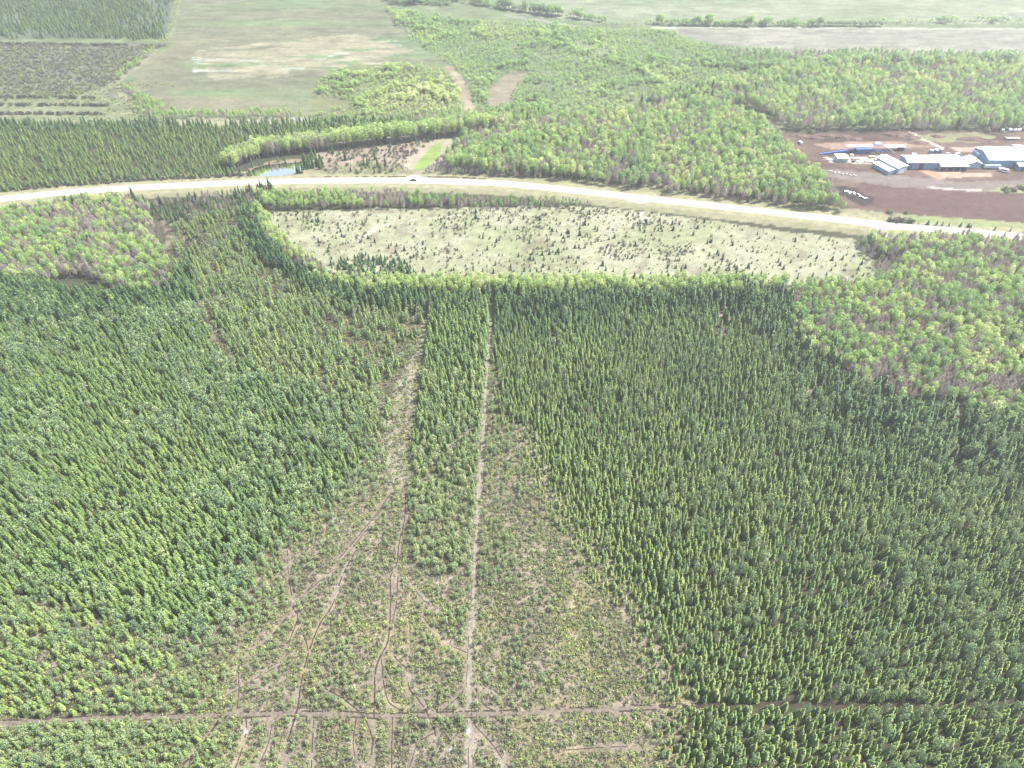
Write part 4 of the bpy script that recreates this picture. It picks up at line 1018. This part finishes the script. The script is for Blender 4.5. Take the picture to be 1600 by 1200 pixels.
def shed(name, label, ul, ur, vb, depth, hw, rise, wallmat, cat="building", ridge='x', doors=(), open_front=False, rz=0, seams=True, roofmat=None, w=None):
    x0, y0 = gnd(ul, vb); x1, _ = gnd(ur, vb)
    W = w or float(x1 - x0)
    r0 = empty(name, ((float(x0) + float(x1)) / 2, float(y0), 0), rz)
    tag(r0, label, cat)
    a, b_ = -W / 2, W / 2; D = depth; t = .15; ov = .6
    walls = []
    if ridge == 'x':
        gab = lambda x: [(x, 0, 0), (x, D, 0), (x, D, hw), (x, D / 2, hw + rise), (x, 0, hw)]
        if not open_front: walls.append(([(a, 0, 0), (b_, 0, 0), (b_, 0, hw), (a, 0, hw)], [(0, 1, 2, 3)]))
        else:
            walls.append(([(a, 0, hw * .78), (b_, 0, hw * .78), (b_, 0, hw), (a, 0, hw)], [(0, 1, 2, 3)]))
            for k in range(5):
                xx = a + W * k / 4; walls.append(boxV(xx - .2 if k else xx, xx + .2 if k < 4 else xx, .0, .35, 0, hw * .78))
        walls.append(([(a, D, 0), (b_, D, 0), (b_, D, hw), (a, D, hw)], [(3, 2, 1, 0)]))
        walls.append((gab(a), [(0, 4, 3, 2, 1)])); walls.append((gab(b_), [(0, 1, 2, 3, 4)]))
        rf = [([(a - ov, -ov, hw + .1), (b_ + ov, -ov, hw + .1), (b_ + ov, D / 2, hw + rise + .12), (a - ov, D / 2, hw + rise + .12), (a - ov, -ov, hw + .3), (b_ + ov, -ov, hw + .3), (b_ + ov, D / 2, hw + rise + .34), (a - ov, D / 2, hw + rise + .34)], boxV(0, 1, 0, 1, 0, 1)[1]),
              ([(a - ov, D / 2, hw + rise + .12), (b_ + ov, D / 2, hw + rise + .12), (b_ + ov, D + ov, hw + .1), (a - ov, D + ov, hw + .1), (a - ov, D / 2, hw + rise + .34), (b_ + ov, D / 2, hw + rise + .34), (b_ + ov, D + ov, hw + .3), (a - ov, D + ov, hw + .3)], boxV(0, 1, 0, 1, 0, 1)[1])]
        if seams:
            n = int(W / 3)
            for k in range(1, n):
                xx = a + W * k / n
                rf.append(([(xx - .06, -ov, hw + .3), (xx + .06, -ov, hw + .3), (xx + .06, D / 2, hw + rise + .34), (xx - .06, D / 2, hw + rise + .34), (xx - .06, -ov, hw + .38), (xx + .06, -ov, hw + .38), (xx + .06, D / 2, hw + rise + .42), (xx - .06, D / 2, hw + rise + .42)], boxV(0, 1, 0, 1, 0, 1)[1]))
    else:
        gab = lambda y: [(a, y, 0), (b_, y, 0), (b_, y, hw), (0, y, hw + rise), (a, y, hw)]
        walls += [(gab(0), [(0, 1, 2, 3, 4)]), (gab(D), [(4, 3, 2, 1, 0)]), ([(a, 0, 0), (a, D, 0), (a, D, hw), (a, 0, hw)], [(3, 2, 1, 0)]), ([(b_, 0, 0), (b_, D, 0), (b_, D, hw), (b_, 0, hw)], [(0, 1, 2, 3)])]
        rf = []
        for s in (-1, 1):
            e = s * (W / 2 + ov)
            rf.append(([(e, -ov, hw + .05), (0, -ov, hw + rise + .12), (0, D + ov, hw + rise + .12), (e, D + ov, hw + .05), (e, -ov, hw + .27), (0, -ov, hw + rise + .34), (0, D + ov, hw + rise + .34), (e, D + ov, hw + .27)], boxV(0, 1, 0, 1, 0, 1)[1]))
    part("wall", walls, wallmat, r0); part("roof", rf, roofmat or M_ROOF, r0)
    for (f0, f1, hz, mt) in doors:
        part("door", [boxV(a + W * f0, a + W * f1, -.18, -.03, .05, hw * hz)], mt, r0)  # near-black slabs here paint the shade inside an open doorway
    if open_front: part("floor", [boxV(a + .3, b_ - .3, .4, D - .4, .02, .12)], M_DARK, r0)  # floor coloured near-black, the interior's shade put into it
    return r0

shed("long_shed", "long white-roofed blue steel shed with two dark doorways left of the open-fronted shed", 1415, 1465, 264.5, 15, 6.2, 1.8, M_BLUE, doors=((.05, .10, .9, M_DARK), (.14, .17, .9, M_DARK), (.38, .52, .95, M_DARK)))
shed("open_shed", "white-roofed shed with a wide dark open front, middle of the yard", 1468, 1510, 267.3, 24, 4.6, 1.6, M_BLUE2, open_front=True)
shed("small_shed", "small pale blue gabled shed squeezed beside the open-fronted shed", 1512, 1531, 263, 13, 4.3, 2.2, M_BLUE2, ridge='y')
shed("large_workshop", "largest white-roofed blue workshop running off the photo's right edge", 1541, 1660, 262, 27, 7.2, 3.0, M_BLUE, doors=((.33, .37, .6, M_DARK),))
shed("back_shed", "pale blue shed roof behind the small gabled shed", 1526, 1538, 250, 10, 5, 1.6, M_BLUE2, ridge='y')
shed("lean_to_shed", "small white-roofed blue shed in front of the workshop at the right edge", 1590, 1612, 267, 9, 4.2, .8, M_BLUE, doors=((.2, .4, .7, M_DARK),))
shed("far_shed", "small blue-ended shed behind the workshop near the right edge", 1586, 1597, 240, 9, 4.5, 1.0, M_BLUE2)
# the two slanting white buildings left of the long shed
rz = math.radians(24)
shed("slanting_shed", "white-roofed slanting shed left of the long blue shed", 1400, 1416, 270.5, 25, 5.6, 1.2, M_BLUE2, ridge='y', rz=rz, doors=((.2, .75, .7, M_WHITE),), w=11.5)
shed("slanting_trailer_shed", "low white slanting shed, lowest and leftmost of the slanting pair", 1385, 1399, 272.5, 18, 3.6, .6, M_BLUE2, ridge='y', rz=rz, w=7.5)
shed("site_cabin", "small pale green white-roofed cabin below the blue conveyor's thin end", 1307.5, 1324, 253.5, 9, 3.6, .6, plain("pale_green_sheet", (.42, .55, .50), .5, .15, .4), doors=((.1, .8, .5, plain("dull_green_panel", (.22, .34, .30), .6, .2, .5)),))

# long blue conveyor trough: thin end left, then housing, frame and hopper
x0, y0 = gnd(1281, 241); r0 = empty("conveyor", (float(x0), float(y0), 0)); tag(r0, "long blue conveyor tapering to a thin left end above the green cabin", "conveyor")
def sl(u0, v0, u1, v1, z0, z1, w0, w1, zb0=0.0, zb1=0.0):
    ax, ay = gnd(u0, v0); bx, by = gnd(u1, v1); ax -= x0; bx -= x0; ay -= y0; by -= y0
    V = [(ax, ay, zb0), (bx, by, zb1), (bx, by + w1, zb1), (ax, ay + w0, zb0), (ax, ay, z0), (bx, by, z1), (bx, by + w1, z1), (ax, ay + w0, z0)]
    return V, [(0, 3, 2, 1), (4, 5, 6, 7), (0, 1, 5, 4), (1, 2, 6, 5), (2, 3, 7, 6), (3, 0, 4, 7)]
part("trough", [sl(1281, 241.5, 1325, 240, .6, 3.2, 1.6, 2.4)], M_DBLUE, r0)
part("housing", [sl(1325.5, 239.6, 1336, 239, 3.2, 3.6, 3, 3)], M_DARK, r0)
part("trough", [sl(1336.5, 240.4, 1361, 240.2, 4.2, 4.4, 4, 4)], M_DBLUE, r0)
part("roof", [sl(1322, 237.5, 1362, 236.5, 5.0, 5.0, 5, 5, 4.7, 4.7)], M_WHITE, r0)
fr = []
for k in range(9):
    ua = 1360 + 2.6 * k; va = 240 + (k % 3) * 1.2
    ax, ay = gnd(ua, va); ax -= x0; ay -= y0
    fr.append(boxV(ax, ax + .35, ay, ay + .35, 0, 5.5 - .3 * (k % 4)))
    fr.append(sl(ua, va, ua + 6, va - 1.2, 1.5 + k % 3, 4.5 - k % 2, .4, .4, 1.2 + k % 3, 4.2 - k % 2))
part("frame", fr, M_DBLUE, r0)
part("belt", [sl(1378, 235, 1398, 241, 5.4, 1.2, 1.4, 1.4, 5.0, .8), sl(1372, 239, 1382, 244, 4.6, 1.0, 1.2, 1.2, 4.2, .6)], M_BLUE2, r0)
part("hopper", [sl(1366, 236, 1374, 236, 7.0, 7.0, 4, 4, 4.5, 4.5)], M_WHITE, r0)
x2, y2 = gnd(1382, 236); r1 = empty("canopy_shelter", (float(x2), float(y2), 0)); tag(r1, "low white flat-roofed shelter right of the conveyor frame", "shelter")
part("roof", [boxV(0, 19, 0, 5, 3.6, 3.9)], M_ROOF, r1)
for k in (0.2, 9, 18.4): part("post", [boxV(k, k + .3, .2, .5, 0, 3.6)], M_GREY, r1)
part("housing", [boxV(13, 18.3, 1.2, 4.5, 0, 3.4)], M_DARK, r1)

def cyl(x, y, z, r, h, n=18, cone=0.0, ax='z'):
    V, F = [], []
    for zz in (0, h):
        for i in range(n):
            t = 2 * math.pi * i / n
            p = (r * math.cos(t), r * math.sin(t), zz) if ax == 'z' else (zz, r * math.cos(t), r * math.sin(t) + r) if ax == 'x' else (r * math.cos(t), zz, r * math.sin(t) + r)
            V.append((x + p[0], y + p[1], z + p[2]))
    for i in range(n): F.append((i, (i + 1) % n, n + (i + 1) % n, n + i))
    if cone and ax == 'z':
        V.append((x, y, z + h + cone)); F += [(n + i, n + (i + 1) % n, 2 * n) for i in range(n)]
    else: F += [tuple(range(n))[::-1], tuple(range(n, 2 * n))]
    return V, F
for k, (u_, nm) in enumerate(((1452, "leftmost"), (1459.5, "middle"), (1467, "rightmost"))):
    x, y = gnd(u_, 243.5 - k * .8)
    r0 = empty("grain_bin", (float(x), float(y), 0)); tag(r0, "dark grey round steel bin, %s of the three behind the long shed" % nm, "bin", "dark bins behind the long shed")
    part("wall", [cyl(0, 0, 0, 1.95, 5.6)], M_GREY, r0); part("roof", [cyl(0, 0, 5.65, 2.05, .1, 18, .9)], plain("grey_bin_cap", (.30, .30, .35), .4, .2, .5), r0)
for k, (u_, v_, nm) in enumerate(((1476.5, 247.5, "left"), (1487.5, 248, "right"))):
    x, y = gnd(u_, v_)
    r0 = empty("storage_tank", (float(x), float(y), 0)); tag(r0, "%s white domed tank behind the open-fronted shed" % nm, "tank", "white tanks behind the open shed")
    part("body", [cyl(0, 0, 0, 2.1, 3.0, 18, 1.1)], M_WHITE, r0); part("lid", [cyl(0, 0, 4.0, .5, .25)], M_GREY, r0)
for k, (u_, nm) in enumerate(((1563, "green-tinted, leftmost"), (1575, "white, second from left"), (1582, "white, third from left"), (1589, "white, rightmost"))):
    x, y = gnd(u_, 206 - (k > 0) * .8)
    mt = M_WHITE if k else plain("pale_green_wrap", (.30, .48, .38), .5, .2, .5)
    o = link("wrapped_bale", mesh_from("wrapped_bale", *joinVF([cyl(0, 0, 0, 1.5, 2.6, 16, 0, 'x'), cyl(-.05, 0, .15, 1.35, 2.7, 16, 0, 'x')]), [mt]), None, (float(x), float(y), 0))
    tag(o, "%s of the round bales at the yard's far edge" % nm, "bale", "round bales at the far yard edge")

def vehicle(name, label, u_, v_, rz, L_, W_, H_, body, van=False, cat="car"):
    x, y = gnd(u_, v_); r0 = empty(name, (float(x), float(y), .05), rz); tag(r0, label, cat)
    bm = H_ * .55
    a = L_ / 2; w = W_ / 2
    if van:
        V = [(-a, -w, .4), (a, -w, .4), (a, w, .4), (-a, w, .4), (-a, -w, H_ * .95), (a * .72, -w, H_ * .95), (a * .72, w, H_ * .95), (-a, w, H_ * .95), (a, -w, H_ * .5), (a, w, H_ * .5)]
        F = [(0, 3, 2, 1), (0, 1, 8, 5, 4), (3, 7, 6, 9, 2), (4, 5, 6, 7), (0, 4, 7, 3), (1, 2, 9, 8), (8, 9, 6, 5)]
        part("body", [(V, F), boxV(-a * .9, a * .6, -w * .9, w * .9, H_ * .96, H_ * 1.0)], body, r0)
        part("windscreen", [([(a * .98, -w * .85, H_ * .56), (a * .98, w * .85, H_ * .56), (a * .76, w * .85, H_ * .92), (a * .76, -w * .85, H_ * .92)], [(0, 1, 2, 3)])], M_GLASS, r0)
        for s in (-1, 1): part("window", [boxV(-a * .5, a * .5, s * (w + .012) - .01, s * (w + .012) + .01, H_ * .6, H_ * .82)], M_GLASS, r0)
    else:
        V = [(-a, -w, .35), (a, -w, .35), (a, w, .35), (-a, w, .35), (-a, -w, bm), (a, -w, bm * .92), (a, w, bm * .92), (-a, w, bm)]
        part("body", [(V, boxV(0, 1, 0, 1, 0, 1)[1])], body, r0)
        c = [(-a * .3, -w * .95, bm), (a * .48, -w * .95, bm * .97), (a * .48, w * .95, bm * .97), (-a * .3, w * .95, bm), (-a * .2, -w * .8, H_), (a * .22, -w * .8, H_), (a * .22, w * .8, H_), (-a * .2, w * .8, H_)]
        part("cabin", [(c, boxV(0, 1, 0, 1, 0, 1)[1])], M_GLASS, r0)
        part("roof", [boxV(-a * .19, a * .21, -w * .78, w * .78, H_ + .003, H_ + .05)], body, r0)
        for s in (-1, 1): part("headlight", [boxV(a, a + .04, s * w * .7 - .18, s * w * .7 + .18, bm * .62, bm * .82)], M_WHITE, r0)
    for sx in (-.62, .62):
        for s in (-1, 1): part("wheel", [cyl(sx * a, s * w - (.0 if s < 0 else .22), 0, .36, .22, 14, 0, 'y')], M_TYRE, r0)
    return r0
vehicle("pickup_truck", "small dark pickup truck on the pale road beside the grassy drive", 646, 282.6, math.pi, 5.6, 2.0, 1.85, plain("black_paint", (.03, .03, .035), .3, .1, 1), cat="truck")
vehicle("camper_van", "white camper van parked in front of the blue workshop", 1568, 268.5, math.radians(-35), 8.5, 2.6, 3.0, M_WHITE, True, "van")
vehicle("white_van", "small white van on bare earth at the yard's far left corner", 1250, 224.5, math.radians(100), 5.5, 2.1, 2.3, M_WHITE, True, "van")
# long tank trailer in front of workshop, flatbed at back, sign box
x, y = gnd(1549, 263.5); r0 = empty("box_trailer", (float(x), float(y), 0)); tag(r0, "long pale blue box trailer against the workshop's front wall", "trailer")
part("body", [boxV(-7.2, 7.2, -1.3, 1.3, 1.0, 3.6), boxV(-7.1, 7.1, -1.2, 1.2, 3.6, 3.7)], plain("light_blue_trailer", (.38, .50, .62), .4, .15, .4), r0)
part("chassis", [boxV(-7, 7, -.5, .5, .6, 1.0)], M_DARK, r0)
for xx in (-5.6, -4.5, 4.6):
    for s in (-1, 1): part("wheel", [cyl(xx, s * 1.3 - (0 if s < 0 else .25), 0, .48, .25, 14, 0, 'y')], M_TYRE, r0)
x, y = gnd(1581, 217.5); r0 = empty("flatbed_trailer", (float(x), float(y), 0)); tag(r0, "pale flatbed trailer with a dark shadow below it at the far right of the yard", "trailer")
part("bed", [boxV(-7, 7, -1.3, 1.3, 1.2, 1.5), boxV(-7, -6.8, -1.3, 1.3, 1.5, 2.6)], plain("pale_trailer_bed", (.50, .47, .42), .6, .2, .4), r0)
for xx in (-4.8, -3.7, 5):
    for s in (-1, 1): part("wheel", [cyl(xx, s * 1.3 - (0 if s < 0 else .25), 0, .5, .25, 14, 0, 'y')], M_TYRE, r0)
x, y = gnd(1383, 373); r0 = empty("utility_box", (float(x), float(y), 0)); tag(r0, "small white utility box in the thicket below the road", "box")
part("body", [boxV(-1.4, 1.4, -1, 1, 0, 2.2)], M_WHITE, r0); part("lid", [boxV(-1.5, 1.5, -1.1, 1.1, 2.2, 2.35)], M_ROOF, r0)
x, y = gnd(1414, 346.5); r0 = empty("roadside_sign", (float(x), float(y), 0), .3); tag(r0, "tilted white board sign on two posts beside the road above the driveway", "sign")
part("board", [boxV(-1.6, 1.6, -.05, .05, 1.0, 3.0)], M_WHITE, r0)
for s in (-1, 1): part("post", [boxV(s * 1.2 - .07, s * 1.2 + .07, .06, .2, 0, 3.1)], M_WOOD, r0)
# white hut at the grassy drive
shed("small_hut", "tiny white-roofed hut among grey brush right of the grassy drive", 714.5, 720, 243.5, 3.4, 2.3, .7, M_WHITE)

# fence between yard grass and road
FP = densify(P([(1425, 350), (1500, 356.5), (1600, 365), (1840, 373)]), 4.0)
r0 = empty("wire_fence", (FP[0][0], FP[0][1], 0)); tag(r0, "low grey post fence along the road behind the planted row", "fence")
for p in FP: part("post", [boxV(p[0] - FP[0][0] - .09, p[0] - FP[0][0] + .09, p[1] - FP[0][1] - .09, p[1] - FP[0][1] + .09, 0, 1.4)], M_WOOD, r0)
wr = []
for p, q in zip(FP[:-1], FP[1:]):
    for z in (.5, .9, 1.25):
        a = Vector((p[0] - FP[0][0], p[1] - FP[0][1], z)); b_ = Vector((q[0] - FP[0][0], q[1] - FP[0][1], z)); V_, F_ = [], []
        tube(V_, F_, a, b_, .02, .02, 3); wr.append((V_, F_))
part("wire", wr, M_GREY, r0)

# earth heaps, timber stacks, scrap
def heap(name, label, u_, v_, rx, ry, h_, mat, seed, cat, group=None, rz=0, lump=.35):
    x, y = gnd(u_, v_); rs = np.random.RandomState(seed); n, m_ = 28, 8
    V, F = [], []
    for j in range(m_ + 1):
        t = j / m_
        for i in range(n):
            a = 2 * math.pi * i / n; rr = 1 - t
            ww = 1 + lump * (vn(np.array([3 * math.cos(a) + seed]), np.array([3 * math.sin(a) + t * 3]), 1.0, 5)[0] - .5)
            V.append((rx * rr * ww * math.cos(a), ry * rr * ww * math.sin(a), h_ * (1 - rr ** 1.7) * (.75 + .5 * vn(np.array([rx * rr * math.cos(a) + seed]), np.array([ry * rr * math.sin(a)]), 2.2, 6)[0]) - .1 * (j == 0)))
    for j in range(m_):
        for i in range(n): F.append((j * n + i, j * n + (i + 1) % n, (j + 1) * n + (i + 1) % n, (j + 1) * n + i))
    return tag(link(name, mesh_from(name, V, F, [mat], smooth=False), None, (float(x), float(y), 0), rz), label, cat, group)
for i, (u_, v_, rx, ry, h_, lab) in enumerate(((1250, 213, 11, 5, 1.6, "dark low earth heap at the yard's far left corner"), (1272, 216, 10, 4, 2.4, "blackish earth heap right of the yard's far left corner"),
        (1290, 213, 16, 5, 2.8, "long brown earth bank below the far aspens"), (1315, 214, 12, 5, 2.6, "brown earth heap right of the long far bank"), (1335, 217, 9, 4, 1.8, "low reddish earth heap above the conveyor"),
        (1400, 211, 13, 6, 3.6, "tallest dark earth heap behind the yard"), (1420, 215, 12, 5, 2.6, "dark earth heap beside the pale plank track"), (1435, 223, 12, 4, 1.8, "low earth heap at the lower end of the plank track"),
        (1465, 213, 8, 4, 1.6, "small brown heap right of the plank track"), (1520, 218, 17, 5, 2.4, "broad mauve-brown heap left of the flatbed trailer"), (1550, 222, 11, 4, 1.6, "low brown heap beside the flatbed trailer"),
        (1590, 294, 5, 3, 1.6, "small stony heap on the grassy island"))):
    heap("earth_heap", lab, u_, v_, rx, ry, h_, M_DIRT, 40 + i, "heap", "earth heaps around the yard")
heap("peat_heap", "black burnt-looking heap strewn with white scraps beside the aspens", 1338, 307, 15, 9, 1.2, plain("black_peat", (.03, .024, .022), .95, .5, .4), 77, "heap", None, math.radians(-20))
for i, (u_, v_) in enumerate(((1322, 301), (1328, 303), (1334, 304), (1341, 306.5), (1345, 310), (1352, 312))):
    x, y = gnd(u_, v_); o = link("scrap_sheet", mesh_from("scrap_sheet", [(-2.0, -.8, 0), (.3, -1.1, .25), (2.1, -.5, .1), (1.7, .9, .5), (-.2, .7, .7), (-1.9, .9, .2), (0, 0, .9)], [(0, 1, 6), (1, 2, 6), (2, 3, 6), (3, 4, 6), (4, 5, 6), (5, 0, 6)], [M_WHITE]), None, (float(x), float(y), 1.3), i * .7)
    tag(o, "crumpled white scrap sheet on the black heap, number %s from its upper left end" % ("one", "two", "three", "four", "five", "six")[i], "scrap", "white scraps on the black heap")
def stack(name, label, u_, v_, W, D, Hh, mat, rz=0, cat="stack", group=None, n=4):
    x, y = gnd(u_, v_); bx = []
    rs = np.random.RandomState(int(u_))
    for k in range(n):
        z = Hh * k / n
        bx.append(boxV(-W / 2 + rs.rand() * .2, W / 2 - rs.rand() * .2, -D / 2 + rs.rand() * .15, D / 2 - rs.rand() * .15, z + .06 * (k > 0) + .001, z + Hh / n))
    return tag(link(name, mesh_from(name, *joinVF(bx), [mat]), None, (float(x), float(y), 0), rz), label, cat, group)
G_ = "pale stacks laid out in the yard"
for i, (u_, v_, W, D, Hh, mt, lab) in enumerate(((1331, 243.5, 3, 2, 1.4, M_WHITE, "small white stack above the green cabin"), (1337, 249, 7, 4, 1.3, M_WOOD, "cream timber stack right of the green cabin"),
        (1345, 253, 8, 3, .9, M_WHITE, "long low white stack at the yard's left front"), (1357, 253, 9, 3, .9, M_WOOD, "long low timber stack left of the slanting sheds"), (1333, 253, 3, 2, 1.2, M_DARK, "dark scrap bundle right of the green cabin"),
        (1371, 251, 5, 3, 1.4, M_WHITE, "white stack left of the slanting shed"), (1362, 246, 6, 3, 1.2, M_WOOD, "timber stack below the conveyor frame"), (1376, 246, 4, 3, 1.6, M_BLUE2, "blue crate stack below the conveyor frame"),
        (1298, 250, 7, 3, .7, M_WHITE, "low white stack left of the green cabin"), (1290, 247, 6, 2, .7, M_WOOD, "low timber stack under the conveyor's thin end"), (1428, 243, 4, 3, 1.8, M_WHITE, "white stack behind the long blue shed"),
        (1480, 241, 4, 3, 1.4, M_GREY, "grey stack behind the white tanks"), (1496, 241, 5, 3, 1.2, M_WOOD, "timber stack right of the white tanks"), (1500, 245, 6, 2.5, 1.0, M_DARK, "dark slab stack behind the open-fronted shed"),
        (1575, 238, 10, 4, 1.6, M_WOOD, "long timber stack behind the workshop roof"), (1372, 257, 4, 3, 1.0, M_WOOD, "timber stack at the low slanting shed's left corner"))):
    stack("material_stack", lab, u_, v_, W, D, Hh, mt, .15 * ((i * 7) % 5 - 2), "stack", G_)
for i in range(7):
    stack("stone_block", "pale rubble block number %s from the left in the line below the cabin" % ("one", "two", "three", "four", "five", "six", "seven")[i], 1298 + 6.2 * i, 268 + i * 1.1 + (i % 2), 3.2 - .3 * (i % 3), 1.6, .7, plain("pale_rubble", (.34, .31, .28), .9, .3, 1), .4 * i, "rubble", "pale rubble below the cabin", 2)

# ------------------------------------------------------------------ haze
HB = boxV(-4400, 4400, -3200, 4400, -1.0, H + 25)
hz = link("haze", mesh_from("haze", *HB))
tag(hz, "thin pale haze over the whole landscape", "haze", None, "stuff")
m = bpy.data.materials.new("thin_haze"); m.use_nodes = True
N, L = m.node_tree.nodes, m.node_tree.links
N.remove(N["Principled BSDF"])
pv = N.new("ShaderNodeVolumePrincipled"); pv.inputs["Color"].default_value = (.90, .95, 1.0, 1); pv.inputs["Density"].default_value = .00017
pv.inputs["Anisotropy"].default_value = .3
L.new(pv.outputs[0], N["Material Output"].inputs["Volume"])
hz.data.materials.append(m)
